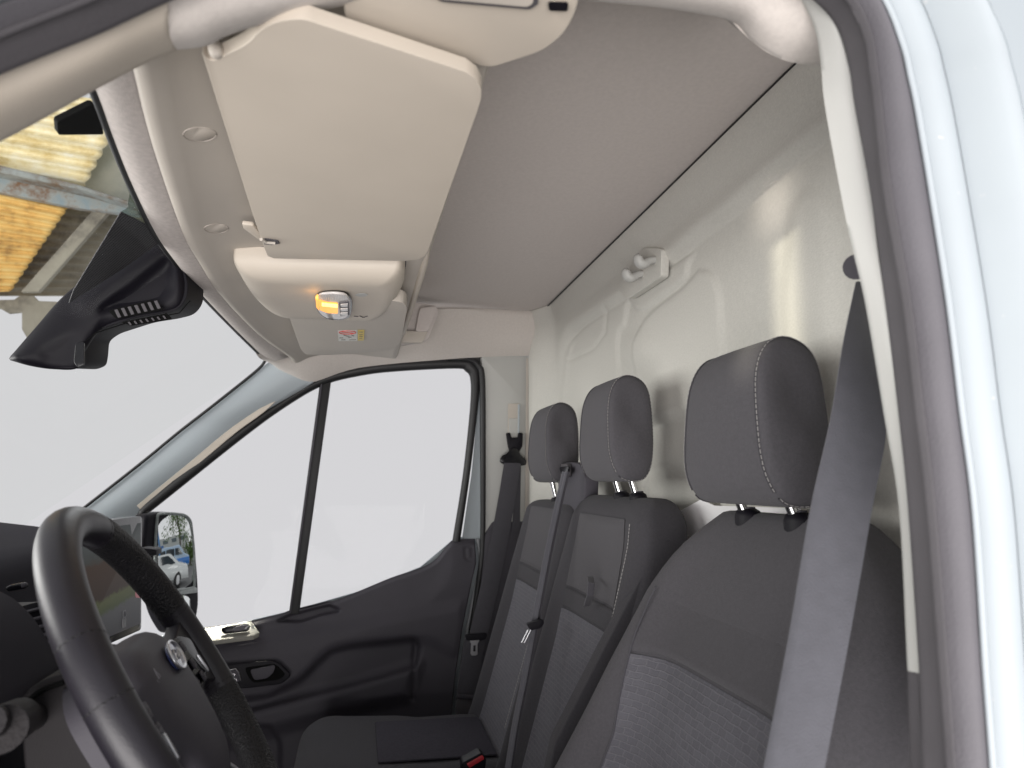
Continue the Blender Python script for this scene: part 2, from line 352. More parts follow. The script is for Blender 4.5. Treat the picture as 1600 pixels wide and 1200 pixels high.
rt = struct(strip('rear_pillar_trim', line3(S0, [.425] * 11), line3(S1, [.41] * 11), M['pillar'], None, .004, (-1, 0, 0), 8, .02, away=Vector((0, 0, H))))
strip('lower_trim', line3([(1418, 1049), (1422, 1200), (1430, 1420)], [.425] * 3), line3([(1436, 1051), (1440, 1200), (1448, 1420)], [.41] * 3), M['rubber'], rt, .004, (-1, 0, 0), 8, .02, away=Vector((0, 0, H)))
# wall behind the trim strip, running back to the bulkhead
wallA = line3(S0, [.432] * 11); strip('pillar_side', wallA, [Vector((.50, YB + .01, p.z)) for p in wallA], M['pillar'], rt, .0, (1, 0, 0), 4, .004)
Q1 = [(-260, 230), (0, 117), (156, 53), (262, 4), (345, -27), (495, -58), (800, -78), (1090, -54), (1222, -28), (1270, 0), (1308, 43), (1327, 105), (1336, 166), (1360, 300), (1384, 480), (1404, 650), (1419, 800), (1436, 1050), (1440, 1200), (1450, 1420)]
Q2 = [(-300, 185), (-20, 66), (116, 12), (228, -38), (325, -75), (488, -108), (800, -128), (1120, -105), (1262, -60), (1325, 0), (1353, 57), (1362, 110), (1369, 166), (1384, 300), (1415, 480), (1434, 645), (1452, 800), (1471, 1045), (1482, 1200), (1494, 1420)]
Q3 = [(-350, 145), (-70, 32), (60, -18), (185, -75), (300, -118), (480, -165), (800, -185), (1150, -160), (1325, -75), (1377, 0), (1405, 71), (1416, 118), (1427, 170), (1449, 300), (1477, 480), (1497, 645), (1517, 800), (1533, 1040), (1545, 1200), (1560, 1420)]
sl = thing('door_seal', 'dark grey rubber seal lining the near door opening', 'seal', px(1440, 1420, X=.41))
strip('inner_lip', line3(Q1, [.408] * 20), line3(Q2, [.388] * 20), M['rubber'], sl, .004, (-1, 0, 0), 8, .01, away=Vector((0, 0, H)))
strip('bead', line3([(u - 5, v) for u, v in Q2], [.3850] * 20), line3([(u + 9, v - 2) for u, v in Q2], [.3815] * 20), M['rubber'], sl, .0040, (-1, 0, 0), 8, .004, away=Vector((0, 0, H)))
strip('outer_lip', line3(Q2, [.388] * 20), line3(Q3, [.374] * 20), M['rubber2'], sl, .007, (-1, 0, 0), 8, .01, away=Vector((0, 0, H)))
W1 = [(u + 60 * max(0, (u - 600) / 800) - 40 * max(0, (300 - u) / 400), v - 55 * max(0, 1 - abs(u - 700) / 800)) for u, v in Q3]
W2 = [(u + 175 * max(0, (u - 600) / 850) - 80 * max(0, (300 - u) / 400), v - 120 * max(0, 1 - abs(u - 700) / 800)) for u, v in Q3]
bs = thing('body_side', 'white painted body frame around the near door opening', 'van body', px(1560, 1420, X=.37))
strip('aperture_flange', line3(Q3, [.376] * 20), line3(W1, [.366] * 20), M['white'], bs, .006, (-1, 0, 0), 8, .01, away=Vector((0, 0, H)))
strip('outer_flange', line3(W1, [.365] * 20), line3(W2, [.335] * 20), M['white'], bs, .010, (-1, 0, 0), 8, .01, away=Vector((0, 0, H)))
tube('sealant_bead', line3([(u + 7, v) for u, v in Q3][8:], [.372] * 12), .0022, M['white'], bs, k=8)
sk = line3(W2[9:], [.334] * 11)
strip('side_skin', sk, [Vector((.30, -1.6, p.z)) for p in sk], M['whitein'], bs, .02, (-1, 0, 0), 8, .004)
# ---- windscreen
WP, WN = V(1.25, .285, .335), Vector((0, .616, .788))
edgeA = cr([(60, -90), (110, 55), (150, 150), (172, 210), (200, 280), (240, 362), (275, 412), (310, 455), (360, 508), (415, 563)], 5)
EA = [px(u, v, Z=.333) for u, v in edgeA]
EB = [p + Vector((0, .788, -.616)) * .80 for p in EA]
wsn = thing('windscreen', 'sloping clear windscreen with black sealed edge behind the mirror housing', 'windscreen', EB[20])
strip('glass', EA, EB, M['wind'], wsn, 0, (0, .6, .8), 10, .004)
tube('edge_seal', EA, .0045, M['blackrub'], wsn, k=8)
tube('side_seal', line3([(415, 563), (400, 580), (330, 636), (281, 674), (220, 724), (119, 803), (20, 879)], [2.04, 2.045, 2.05, 2.07, 2.08, 2.09, 2.09]), .004, M['blackrub'], wsn, k=8)
def on_ws(pts): return [pxp(u, v, WP, WN) - WN * .004 for u, v in pts]
# frit dots round the mirror foot: dark printed area with fine rows
def stripe_mat():
    m = mat('frit_dots', (.02, .019, .022), .6); nt = m.node_tree; b = nt.nodes['Principled BSDF']
    tc = nt.nodes.new('ShaderNodeTexCoord'); mp = nt.nodes.new('ShaderNodeMapping'); mp.inputs['Rotation'].default_value = (0, 0, .5); nt.links.new(tc.outputs['Object'], mp.inputs[0])
    wv = nt.nodes.new('ShaderNodeTexWave'); wv.inputs['Scale'].default_value = 62; nt.links.new(mp.outputs[0], wv.inputs[0])
    cr_ = nt.nodes.new('ShaderNodeMapRange'); cr_.inputs['From Min'].default_value = .78; cr_.inputs['From Max'].default_value = .95; cr_.inputs['To Min'].default_value = 1; cr_.inputs['To Max'].default_value = .72; nt.links.new(wv.outputs['Fac'], cr_.inputs[0]); nt.links.new(cr_.outputs[0], b.inputs['Alpha'])
    return m
slab('frit_band', on_ws([(186, 327), (246, 356), (252, 372), (190, 416), (105, 470), (112, 450)]), WN * .001, stripe_mat(), wsn, 0)
tintm = glass('shade_band_glass', (.62, .66, .62), .03)
slab('shade_band', on_ws([(148, 150), (166, 198), (184, 262), (200, 300), (196, 322), (186, 328), (248, 358), (200, 270), (172, 200), (153, 150)]), WN * .001, tintm, wsn, 0)
tag(slab('toll_tag', on_ws(fillet([(79, 177), (133, 150), (140, 152), (146, 166), (153, 198), (81, 198)], 4)), -WN * .006, M['black'], None, .001, 1), 'flat black tag stuck at the top of the windscreen', 'tag')
# ---- trims over the windscreen
edgeB = [(150, -90), (192, 20), (217, 105), (230, 165), (250, 240), (290, 360), (318, 412), (345, 455), (400, 515), (455, 556)]
EBm = [px(u, v, Z=.322) for u, v in cr(edgeB, 5)]
struct(strip('windscreen_header_felt', EA, EBm, M['felt2'], None, .008, (0, .5, -.85), 8, .006))
# moulded plastic panel from the felt back over the visors and the shelf edge
XS = np.linspace(.46, 1.97, 46)
by = sorted([(p.x, p.y) for p in EBm]); bx_, byy = [q[0] for q in by], [q[1] for q in by]
def panel_ring(x):
    y0 = float(np.interp(x, bx_, byy))
    pr = [(y0 + .004, .320), (y0 - .001, .315), (y0 - .010, .3155), (y0 - .022, .322), (y0 - .04, .332), (.10, .343), (.02, .345), (-.080, .337), (-.092, .337), (-.0975, .345), (-.0985, .37), (-.10, .53)]
    dz = -.03 * float(sm((x - 1.72) / .25)) * 0
    return [V(x, y, z + dz) for y, z in pr]
pn = struct(loft('overhead_trim', [panel_ring(x) for x in XS], M['trim'], None, closed=False, caps=False, angle=60))
def panel_px(u, v, off=0):
    z = .333
    for _ in range(12):
        p = px(u, v, Z=z); r = sorted((q.y, q.z - H) for q in panel_ring(p.x)); z = float(np.interp(p.y, [q[0] for q in r], [q[1] for q in r]))
    return px(u, v, Z=z - off)
sweep('shelf_lip', [V(x, -.092, .340) for x in np.linspace(.99, 1.62, 14)], circ(.0065, 10), M['beige'], pn, n=(0, 1, 0), scale=[.15, .6, .9] + [1] * 11)
for u, v, a, b in ((312, 210, 26, 11), (338, 357, 19, 7)):
    z = .3335 if a > 20 else .332
    el = [(u + a * math.cos(t), v + b * math.sin(t)) for t in np.linspace(0, 2 * math.pi, 28, endpoint=False)]
    c = slab('screw_cap', [panel_px(*q, .0003) for q in el], (0, 0, .012), M['trim'], pn, .0008, 1)
    tube('cap_rim', [panel_px(*q, .0002) for q in el], .0008, M['capline'], c, closed=True, k=6)
# storage bin end of the shelf beside the near door
bin_ = thing('overhead_bin', 'rounded beige end of the overhead shelf with a dark recess', 'storage bin', px(800, 40, Z=.35))
ol = fillet([(540, 30), (763, 108), (850, 80), (884, 52), (904, 10), (912, -90), (520, -90)], [5, 18, 40, 40, 40, 5, 5], 6)
slab('bin_shell', [px(u, v, Z=.329) for u, v in ol], (0, 0, .18), M['beige'], bin_, .020, 6, 60)
slab('recess', [px(u, v, Z=.3275) for u, v in fillet([(655, -20), (836, -20), (842, 4), (828, 13), (690, 1)], 5)], (0, 0, -.001), M['rubber'], bin_, 0)
slab('recess_lid', [px(u, v, Z=.3262) for u, v in fillet([(660, -24), (830, -24), (834, 2), (824, 9), (690, -3)], 5)], (0, 0, -.001), M['trim'], bin_, 0)
slab('slot', [px(u, v, Z=.3275) for u, v in fillet([(856, 2), (888, 3), (887, 16), (858, 15)], 4)], (0, 0, -.001), M['dark2'], bin_, 0)
# ================================================================== OVERHEAD THINGS
VG = 'sun visors folded up under the overhead panel'
v1 = thing('sun_visor', 'large beige sun visor folded up beside the near door header', 'sun visor', px(540, 220, Z=.31), VG)
vo = cr([(316, 84), (330, 95), (349, 88), (385, 69), (406, 49), (432, 35), (471, 30), (503, 39)], 4)[:-1] + [(503, 39)] + [(727, 112), (744, 124), (752, 139), (752, 154), (746, 174), (669, 392), (664, 400), (655, 405), (633, 408), (428, 404), (418, 400), (413, 388), (397, 341)]
slab('visor_board', [px(u, v, Z=.305) for u, v in vo], (0, 0, .0115), M['visor'], v1, .0053, 5, 60)
sweep('hinge_pin', [px(u, v, Z=z) for u, v, z in ((330, 40, .342), (333, 58, .328), (336, 72, .316), (337.5, 80, .309), (338, 83, .306), (338.2, 84.5, .3045))], circ(.0055, 14), M['trim'], v1, n=(1, .01, 0), scale=[1, 1, 1, 1, .8, .3])
pslab('clip_arm', [(378, 351), (396, 353), (411, 371), (414, 380), (405, 376), (380, 358)], (0, 0, .006), M['beige'], v1, .002, 2, Z=.316)
pslab('clip_socket', [(413, 373), (434, 376), (437, 381), (424, 383), (413, 382)], (0, 0, .001), M['rubber'], v1, 0, Z=.3036)
tube('clip_rod', [px(408, 374, Z=.302), px(416, 379, Z=.302), px(430, 380, Z=.3025)], .0022, M['trim'], v1, k=8)
v2 = thing('sun_visor', 'small greige sun visor with a warning sticker behind the lamp console', 'sun visor', px(545, 520, Z=.30), VG)
slab('visor_board', [px(u, v, Z=.298) for u, v in fillet([(430, 462), (449, 487), (470, 546), (477, 554), (515, 555), (545, 553), (612, 547), (626, 536), (638, 474), (600, 468)], [2, 3, 5, 5, 10, 10, 10, 8, 14, 2])], (0, 0, .022), M['trim'], v2, .006, 4, 60)
def st(name, pts, m, dz, p, r=0): return slab(name, [px(u, v, Z=.2968 - dz) for u, v in (fillet(pts, r) if r else pts)], (0, 0, .0004), m, p, 0)
sw = mat('sticker_white', (.62, .62, .58), .5); sy = mat('sticker_yellow', (.62, .47, .08), .5); sr = mat('sticker_red', (.50, .06, .05), .5); sk_ = mat('sticker_ink', (.12, .11, .10), .6)
stk = st('warning_sticker', [(527.5, 516), (558.5, 516), (558.5, 532.6), (529, 533)], sw, 0, v2)
st('yellow_field', [(559, 516), (569.5, 516), (568.5, 532), (559, 532.4)], sy, .0002, stk)
ring = [(543 + 13 * math.cos(t), 519.6 + 2.6 * math.sin(t)) for t in np.linspace(0, 2 * math.pi, 24, endpoint=False)]
tube('red_ring', [px(*q, Z=.2962) for q in ring], .0009, sr, stk, closed=True, k=6)
tube('red_bar', [px(u, v, Z=.2962) for u, v in ((534, 518.6), (540, 519.4), (552, 520.6))], .0008, sr, stk, k=6)
for q in ([(537, 523.5), (541, 525), (546, 526.5)], [(544, 527.5), (549, 527)], [(530.5, 528), (536, 528)], [(533, 531), (540, 531)], [(546, 531), (556, 530.6)], [(549, 523.6), (553, 525)], [(561, 519), (567, 519)], [(561.5, 523), (566.5, 523)], [(561.5, 526), (566.5, 526)], [(561.5, 529), (566, 529)]):
    tube('print_line', [px(u, v, Z=.2960) for u, v in q], .0007, sk_, stk, k=5)
# ---- lamp console
co = thing('lamp_console', 'beige moulded roof console holding the lit interior lamp', 'console', px(510, 470, Z=.295))
T_ = fillet([(362, 396), (630, 404), (634, 425), (622, 456), (596, 484), (430, 484), (392, 450)], [8, 20, 20, 20, 30, 30, 30], 6)
B_ = fillet([(412, 443), (592, 449), (600, 462), (588, 494), (572, 500), (450, 490), (428, 470)], [30, 22, 20, 18, 20, 20, 20], 6)
Tw = [px(u, v, Z=.326) for u, v in T_]; Bw = [px(u, v, Z=.293) for u, v in B_]; ctr = sum(Bw, Vector()) / len(Bw)
rings = [[p + Vector((0, 0, .018)) for p in Tw], [p + Vector((0, 0, .006)) for p in Tw]]
for k in range(9):
    a = k / 8 * math.pi / 2
    rings.append([Vector((lerp(t.x, b.x, 1 - math.cos(a)), lerp(t.y, b.y, 1 - math.cos(a)), lerp(t.z, b.z, math.sin(a) ** .9))) for t, b in zip(Tw, Bw)])
for f_ in (.9, .6, .3): rings.append([ctr.lerp(b, f_) for b in Bw])
loft('console_shell', rings, M['beige'], co, angle=70)
tube('shadow_gap', [p + Vector((0, 0, .013)) for p in Tw], .002, M['rubber'], co, closed=True, k=6)
lp = [(494, 464), (499, 456), (520, 453.5), (540, 455.5), (547.5, 461), (550.5, 472), (547.5, 490), (540, 495.5), (526, 497), (510, 494.5), (499, 487), (494.5, 476)]
lamp = slab('lamp_bezel', [px(u, v, Z=.2925) for u, v in cr(lp, 3, True)], (0, 0, -.004), M['gloss'], co, .0012, 2)
slab('lamp_lens', [px(u, v, Z=.2885) for u, v in cr([((u - 522) * .93 + 521, (v - 475) * .93 + 474.5) for u, v in lp], 3, True)], (0, 0, -.005), M['clear'], lamp, .003, 3, 60)
for k in range(16):
    u = 499 + k * 2.8
    tube('lens_rib', [px(u, 459.5 + abs(k - 7.5) * .15, Z=.2832), px(u + .5, 468 + k * .2, Z=.2832)], .0007, M['clear'], lamp, k=5)
slab('amber_lens', [px(u, v, Z=.2832) for u, v in fillet([(497, 468), (512, 472), (528, 473), (528, 489.5), (512, 488.5), (500, 484)], 2)], (0, 0, -.001), M['amber'], lamp, 0)
for k in range(12):
    slab('light_bar', [px(u, v, Z=.2820) for u, v in ((503 + k * 2.05, 473 + k * .22), (504.6 + k * 2.05, 473.1 + k * .22), (504.6 + k * 2.05, 478.2 + k * .22), (503 + k * 2.05, 477.8 + k * .22))], (0, 0, -.0006), M['amberhot'], lamp, 0)
slab('amber_side', [px(u, v, Z=.2840) for u, v in fillet([(493, 462), (497, 459), (498, 478), (499, 484), (494, 478)], 1.5)], (0, 0, -.002), M['amber'], lamp, 0)
pslab('button_plate', [(529, 472), (546, 470), (546, 491), (532, 493)], (0, 0, -.0015), M['rubber2'], lamp, .0005, 1, Z=.2830)
for v in (474.5, 481.5, 488): pslab('button', [(532, v), (543.5, v - .8), (543.5, v + 3.6), (532.5, v + 4.2)], (0, 0, -.0015), M['clear'], lamp, .0008, 2, Z=.2812)
pslab('microphone_grille', [(554, 460.5), (560, 458), (570, 458), (576, 460), (571, 463), (561, 463.4)], (0, 0, -.0006), M['pillar'], co, .0004, 1, r=2, Z=.2926)
for q in ([(553, 494), (560, 494.6)], [(562, 493.5), (567, 496)], [(568, 496), (574, 494)]): tube('print_mark', [px(u, v, Z=.2922) for u, v in q], .0008, M['rubber'], co, k=5)
amb = bpy.data.lights.new('lamp_glow', 'POINT'); amb.energy = .012; amb.color = (1, .5, .12); amb.shadow_soft_size = .008
ao = bpy.data.objects.new('lamp_glow', amb); COL.objects.link(ao); ao.location = px(492, 470, Z=.278)
# ---- grab handle by the far door header
gh = thing('grab_handle', 'grey brown grab handle in the roof lining beyond the small visor', 'grab handle', px(650, 510, X=1.82))
pslab('backing', [(637, 470), (681, 478), (686, 486), (668, 532), (620, 540)], (.02, 0, 0), M['liner'], gh, .004, 3, r=6, X=1.84)
pslab('grip', [(655, 484), (679, 481), (682, 486), (668, 520), (648, 521)], (-.02, 0, 0), M['liner'], gh, .006, 4, r=5, X=1.83)
pslab('foot', [(628, 519), (668, 519), (660, 537), (620, 537)], (-.015, 0, 0), M['trim'], gh, .004, 3, r=4, X=1.83)
# ---- camera and mirror housing hung on the windscreen
mh = thing('mirror_housing', 'long black plastic mirror and camera housing hung on the windscreen', 'mirror', px(150, 480, X=1.18))
no = fillet([(246, 358), (264, 364), (276, 380), (296, 440), (294, 466), (280, 484), (252, 491), (212, 497), (150, 517), (133, 530), (131, 556), (128, 572), (112, 579), (76, 577), (20, 566), (13, 560), (56, 512), (103, 459), (170, 410)], [4, 8, 8, 10, 10, 12, 10, 14, 14, 8, 6, 6, 8, 8, 3, 2, 12, 20, 20], 4)
slab('housing', [px(150 + (u - 150) * .985, 480 + (v - 480) * .97, X=1.165) for u, v in no], (.085, -.006, .012), M['dark2'], mh, .010, 5, 60)
# moulded front cover: real relief between the upper and the lower outline
upc = cr([(14, 560, ), (30, 541), (56, 511), (103, 459), (170, 410), (215, 380), (246, 360), (262, 366), (276, 384)], 6)
loc = cr([(16, 563), (48, 572), (84, 577), (122, 575), (134, 548), (160, 515), (212, 498), (276, 484), (294, 446)], 6)
nt_ = 40; cu_, cv_ = [], []
for a, b in zip(upc, loc):
    cu_.append([lerp(a[0], b[0], t / nt_) for t in range(nt_ + 1)]); cv_.append([lerp(a[1], b[1], t / nt_) for t in range(nt_ + 1)])
cu_, cv_ = np.array(cu_), np.array(cv_); tt = np.linspace(0, 1, nt_ + 1)[None, :].repeat(len(upc), 0); ss = np.linspace(0, 1, len(upc))[:, None].repeat(nt_ + 1, 1)
def cin(poly, soft): return sm(sdist(poly, cu_, cv_) / soft * .5 + .5)
ch = .020 * np.clip(np.sin(np.pi * tt), 0, 1) ** .45 * np.clip(np.minimum(ss / .06, (1 - ss) / .10), 0, 1) ** .5
ch -= .013 * cin(fillet([(158, 484), (205, 452), (262, 404), (272, 416), (266, 452), (250, 468)], 8), 12)
ch += .006 * cin(fillet([(120, 470), (180, 425), (246, 376), (262, 386), (262, 398), (175, 455), (130, 488)], 8), 16)
ch -= .006 * cin(fillet([(64, 549), (112, 526), (118, 548), (110, 568), (74, 568)], 8), 14)
cvv = [px(cu_[i, j], cv_[i, j], X=1.172 - ch[i, j]) for i in range(len(upc)) for j in range(nt_ + 1)]
cff = [(i * (nt_ + 1) + j, i * (nt_ + 1) + j + 1, (i + 1) * (nt_ + 1) + j + 1, (i + 1) * (nt_ + 1) + j) for i in range(len(upc) - 1) for j in range(nt_)]
mesh('front_cover', cvv, cff, M['dark2'], mh, 180)
tube('split_line', [px(u, v, X=1.153) for u, v in ((297, 470), (280, 489), (250, 495), (212, 500), (150, 520), (134, 533))], .0009, M['black'], mh, k=6)
vt = pslab('vent_frame', [(170, 486), (238, 469), (258, 484), (182, 499)], (-.003, 0, 0), M['black'], mh, .001, 2, r=4, X=1.1475)
for k in range(7):
    u = 181 + k * 10.3; v = 487.5 - k * 2.3
    pslab('slat', [(u - 2, v - 3), (u + 3.2, v - 4.2), (u + 9, v + 8.2), (u + 4, v + 9.4)], (-.002, 0, 0), M['rubber'], vt, .0005, 1, X=1.1445)
vt2 = pslab('vent_frame', [(190, 504), (262, 490), (270, 499), (206, 509)], (-.003, 0, 0), M['black'], mh, .001, 2, r=3, X=1.1560)
for k in range(7):
    u = 200 + k * 9; v = 503.4 - k * 1.6
    pslab('slat', [(u, v), (u + 3, v - .6), (u + 6.5, v + 4.3), (u + 3.6, v + 5)], (-.002, 0, 0), M['rubber'], vt2, .0004, 1, X=1.152)
pslab('mirror_edge', [(119, 536), (133, 534), (133, 570), (122, 575), (116, 566)], (-.003, 0, 0), M['gloss'], mh, .002, 3, r=4, X=1.1505)
# ---- coat hooks on the bulkhead
hk0 = None
for i, (u, v, lab) in enumerate(((1004, 406, 'cream coat hook on the bulkhead boss, the upper of the pair'), (985, 428, 'cream coat hook on the bulkhead boss, the lower of the pair'))):
    p = px(u, v, Y=YB + .036)
    t = thing('coat_hook', lab, 'hook', p + Vector((0, -.012, 0)), 'pair of coat hooks on the bulkhead')
    hp = [p + Vector(q) for q in cr([(0, -.036, .002), (0, -.018, .000), (0, -.008, -.005), (0, .000, -.008), (0, .007, -.004), (0, .009, .004), (0, .007, .010)], 4)]
    sweep('hook_arm', hp, circ(.0105, 14, .0082), M['pillar'], t, n=(1, 0, 0), scale=[lerp(.8, 1.15, min(1, i_ / 12)) if i_ < 20 else lerp(1.1, .45, (i_ - 20) / 4) for i_ in range(len(hp))])
    tube('base_disc', [p + Vector((0, -.040, .002)), p + Vector((0, -.030, .002))], .013, M['pillar'], t, k=18)
# ================================================================== PASSENGER DOOR
XD = 2.06
dr = thing('passenger_door', 'closed charcoal passenger door with slim handle and stepped window line', 'door', px(500, 1420, X=2.1))
topc = cr([(240, 1000), (300, 987), (322, 981), (394, 971), (447, 958), (517, 942), (562, 925), (615, 902), (657, 887), (680, 873), (699, 851), (711, 843), (742, 842)], 6)
rearc = [(742, 842), (744, 880), (738, 905), (722, 985), (711, 1060), (706, 1110), (700, 1180), (690, 1420)]
ru, rv = [q[0] for q in rearc], [q[1] for q in rearc]; tu, tv_ = [q[0] for q in topc], [q[1] for q in topc]
nu, nv = 190, 150
Su, Sv = np.meshgrid(np.linspace(0, 1, nu), np.linspace(0, 1, nv) ** 1.25)
U0 = 240 + Su * (742 - 240); V0 = np.interp(U0, tu, tv_); VV = V0 + Sv * (1420 - V0)
UU = 240 + Su * (np.interp(VV, rv, ru) - 240)
def din(poly, soft): return sm(sdist(poly, UU, VV) / soft * .5 + .5)
dh = .012 * sm((VV - V0) / 10) + .02 * sm((VV - V0 - 4) / 70)
dh += .010 * din(cr([(330, 1010), (420, 992), (560, 975), (690, 950), (725, 948), (715, 1020), (660, 1000), (545, 1008), (512, 1018), (450, 1074), (340, 1110)], 4), 12)
dh -= .022 * din(fillet([(496, 1036), (516, 1018), (545, 1010), (648, 998), (657, 1008), (650, 1042), (560, 1068), (440, 1098), (387, 1112), (340, 1118), (340, 1096), (420, 1088), (472, 1060)], 6), 5)
dh += .020 * din([(655, 1036), (560, 1066), (440, 1097), (300, 1130), (300, 1180), (450, 1135), (640, 1090)], 14)
dh -= .018 * din(fillet([(394, 1134), (424, 1135), (438, 1160), (438, 1420), (200, 1420), (200, 1140)], 8), 5)
dh -= .026 * din(fillet([(432, 971), (452, 961), (518, 945), (532, 955), (500, 962), (470, 972)], 5), 3)
dh -= .008 * din([(646, 1000), (654, 1000), (648, 1095), (640, 1095)], 3)
dh -= .004 * din(fillet([(726, 854), (738, 853), (738, 876), (730, 876), (726, 870)], 2), 1.2) - .004 * din(fillet([(728, 856), (736.5, 855), (736.5, 874), (731, 874), (728, 869)], 2), 1.2)
dv = []
for j in range(nv):
    for i in range(nu): dv.append(px(UU[j, i], VV[j, i], X=XD - dh[j, i] + .03))
df = [(j * nu + i, j * nu + i + 1, (j + 1) * nu + i + 1, (j + 1) * nu + i) for j in range(nv - 1) for i in range(nu - 1)]
tr = mesh('trim_panel', dv, df, M['dark'], dr, 180)
s_ = tr.modifiers.new('thick', 'SOLIDIFY'); s_.thickness = .012; s_.offset = -1 if tr.data.polygons[0].normal.x < 0 else 1
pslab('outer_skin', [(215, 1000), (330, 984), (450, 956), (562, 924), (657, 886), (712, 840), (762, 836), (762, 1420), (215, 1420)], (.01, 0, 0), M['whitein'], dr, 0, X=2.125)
strip('painted_edge', line3([(744, 842), (749, 880), (744, 905), (728, 985), (717, 1060), (712, 1112), (704, 1180)], [2.085] * 7), line3([(750, 842), (752, 880), (748, 905), (733, 985), (722, 1060), (716, 1112), (708, 1180)], [2.085] * 7), M['edge'], dr, .002, (-1, 0, 0), 4, .01)
slab('window_frame_paint', [px(u, v, X=2.098) for u, v in ((750, 598), (752, 845), (722, 845), (737, 742), (746, 650))], (.01, 0, 0), M['whitein'], dr, .001, 1)
si = [(229, 802), (250, 786), (378, 684), (447, 634), (505, 601), (563, 586), (620, 579), (712, 574.5), (729, 579), (736.5, 593), (735.5, 640), (724, 745), (708, 846)]
so_ = [(214, 803), (236, 780), (366, 674), (438, 625), (499, 589), (560, 572), (620, 564.5), (722, 561), (743, 568), (750, 588), (746, 645), (734, 745), (719, 846)]
strip('window_seal', line3(so_, [2.085] * 13), line3(si, [2.088] * 13), M['blackrub'], dr, .006, (-1, 0, 0), 6, .02)
pslab('divider_bar', [(500, 596), (517, 596), (467, 960), (451, 960)], (.02, 0, 0), M['blackrub'], dr, .003, 2, X=2.088)
pslab('divider_trim', [(501, 600), (504, 600), (455, 958), (452, 958)], (-.003, 0, 0), M['dark'], dr, .001, 1, X=2.087)
pslab('glass_pane', [(225, 1000), (232, 800), (378, 682), (447, 632), (508, 600), (459, 962)], (.004, 0, 0), M['glass'], dr, 0, X=2.097)
pslab('glass_pane', [(508, 600), (563, 584), (620, 577), (720, 573), (738, 592), (736, 642), (724, 746), (709, 848), (600, 912), (459, 962)], (.004, 0, 0), M['glass'], dr, 0, X=2.097)
strip('body_seal', line3([(700, 560.5), (735, 561), (751, 570), (758, 592), (759, 700), (758, 845), (752, 905), (738, 985)], [2.07] * 8), line3([(700, 563), (732, 565), (745, 574), (750, 596), (751, 700), (751, 845), (745, 905), (733, 985)], [2.072] * 8), M['blackrub'], rp, .004, (-1, 0, 0), 5, .01)
# sill, sun patch put into its lighter colour; window switch
sillm = mat('sunlit_sill_plastic', (.20, .195, .17), .6, bump=.2, bscale=700, var=.08)
sill = slab('sunlit_sill_pad', [px(u, v, X=x) for u, v, x in ((318, 981, 2.075), (384, 970, 2.075), (394, 971, 2.075), (406, 988, 2.025), (396, 993, 2.015), (318, 1003, 2.015))], (0, 0, -.012), sillm, dr, .003, 3)
pslab('switch_bezel', [(345, 983), (352, 979), (384, 974), (392, 977), (388, 986), (350, 991)], (-.004, 0, 0), M['gloss'], sill, .002, 2, r=4, X=2.035)
pslab('switch_rocker', [(364, 981), (378, 976), (388, 976), (380, 984), (366, 986)], (-.008, 0, 0), M['rubber2'], sill, .002, 2, r=3, X=2.029)
# handle
hb = pslab('handle_bezel', [(330, 1040), (360, 1037), (412, 1032), (434, 1032), (457, 1054), (440, 1068), (390, 1074), (330, 1078)], (-.008, 0, 0), M['dark2'], dr, .003, 3, r=8, X=2.034)
pslab('handle_recess', [(382, 1043), (430, 1037), (447, 1054), (436, 1062), (396, 1067), (388, 1058)], (-.0015, 0, 0), M['black'], hb, .0005, 1, r=6, X=2.0255)
pslab('lever', [(391, 1046), (431, 1038), (428, 1050), (418, 1059), (398, 1062), (394, 1054)], (-.006, 0, 0), M['dark'], hb, .003, 3, r=5, X=2.024)
lk = pslab('lock_button', [(358, 1047), (368, 1045), (373, 1051), (376, 1063), (364, 1068), (357, 1060)], (-.004, 0, 0), M['dark'], hb, .001, 2, r=2, X=2.0255)
tube('button_rim', [px(u, v, X=2.021) for u, v in ((358, 1047), (368, 1045), (373, 1051), (376, 1063))], .0013, M['steelw'], lk, k=6)
for q in ([(364, 1053), (367, 1053), (366, 1056)], [(366, 1059), (368, 1061)], [(369, 1061), (370, 1064)]): tube('lock_symbol', [px(u, v, X=2.021) for u, v in q], .0008, M['steelw'], lk, k=5)
# ================================================================== WING MIRROR
wm = thing('wing_mirror', 'tall black wing mirror outside the passenger window with two glasses', 'wing mirror', px(270, 1010, X=2.35))
# glass frame: from inner edge (2.25,.645) to outer (2.43,.565), leaning so the far ground shows
mo, mi = Vector((2.43, .560, 0)), Vector((2.25, .645, 0)); ax = (mo - mi).normalized()
mn = Vector((-ax.y * -1, -ax.x, 0)); mn = Vector((ax.y, -ax.x, 0)).normalized()
MC = Vector((2.34, .6025, H - .255)); NZ = .075
n0 = Vector((mn.x, mn.y, NZ)).normalized(); e0 = ax; e1 = n0.cross(e0).normalized()
if e1.z < 0: e1 = -e1
def mplane(u, v, off=0): return pxp(u, v, MC + n0 * off, n0)
ho = fillet([(238, 799), (262, 799), (290, 802), (301, 812), (306, 850), (311, 905), (312, 945), (308, 968), (300, 986), (284, 990), (266, 960), (248, 880), (224, 856), (228, 806)], [8, 20, 14, 16, 30, 30, 20, 12, 12, 10, 20, 12, 8, 8], 4)
bk = (-n0 * .09 + Vector((.012, 0, 0)))
slab('housing', [mplane(u, v, .004) for u, v in ho], bk, M['dark2'], wm, .012, 4, 60)
gp = fillet([(247, 805), (268, 804), (289, 806.5), (297, 815), (301, 850), (303, 880), (302.5, 916), (276, 922), (250, 924), (243, 880), (244, 840)], [5, 10, 9, 12, 20, 20, 4, 4, 8, 15, 10], 4)
rimp = [(u + (u - 274) * .035, v + (v - 864) * .035) for u, v in gp]
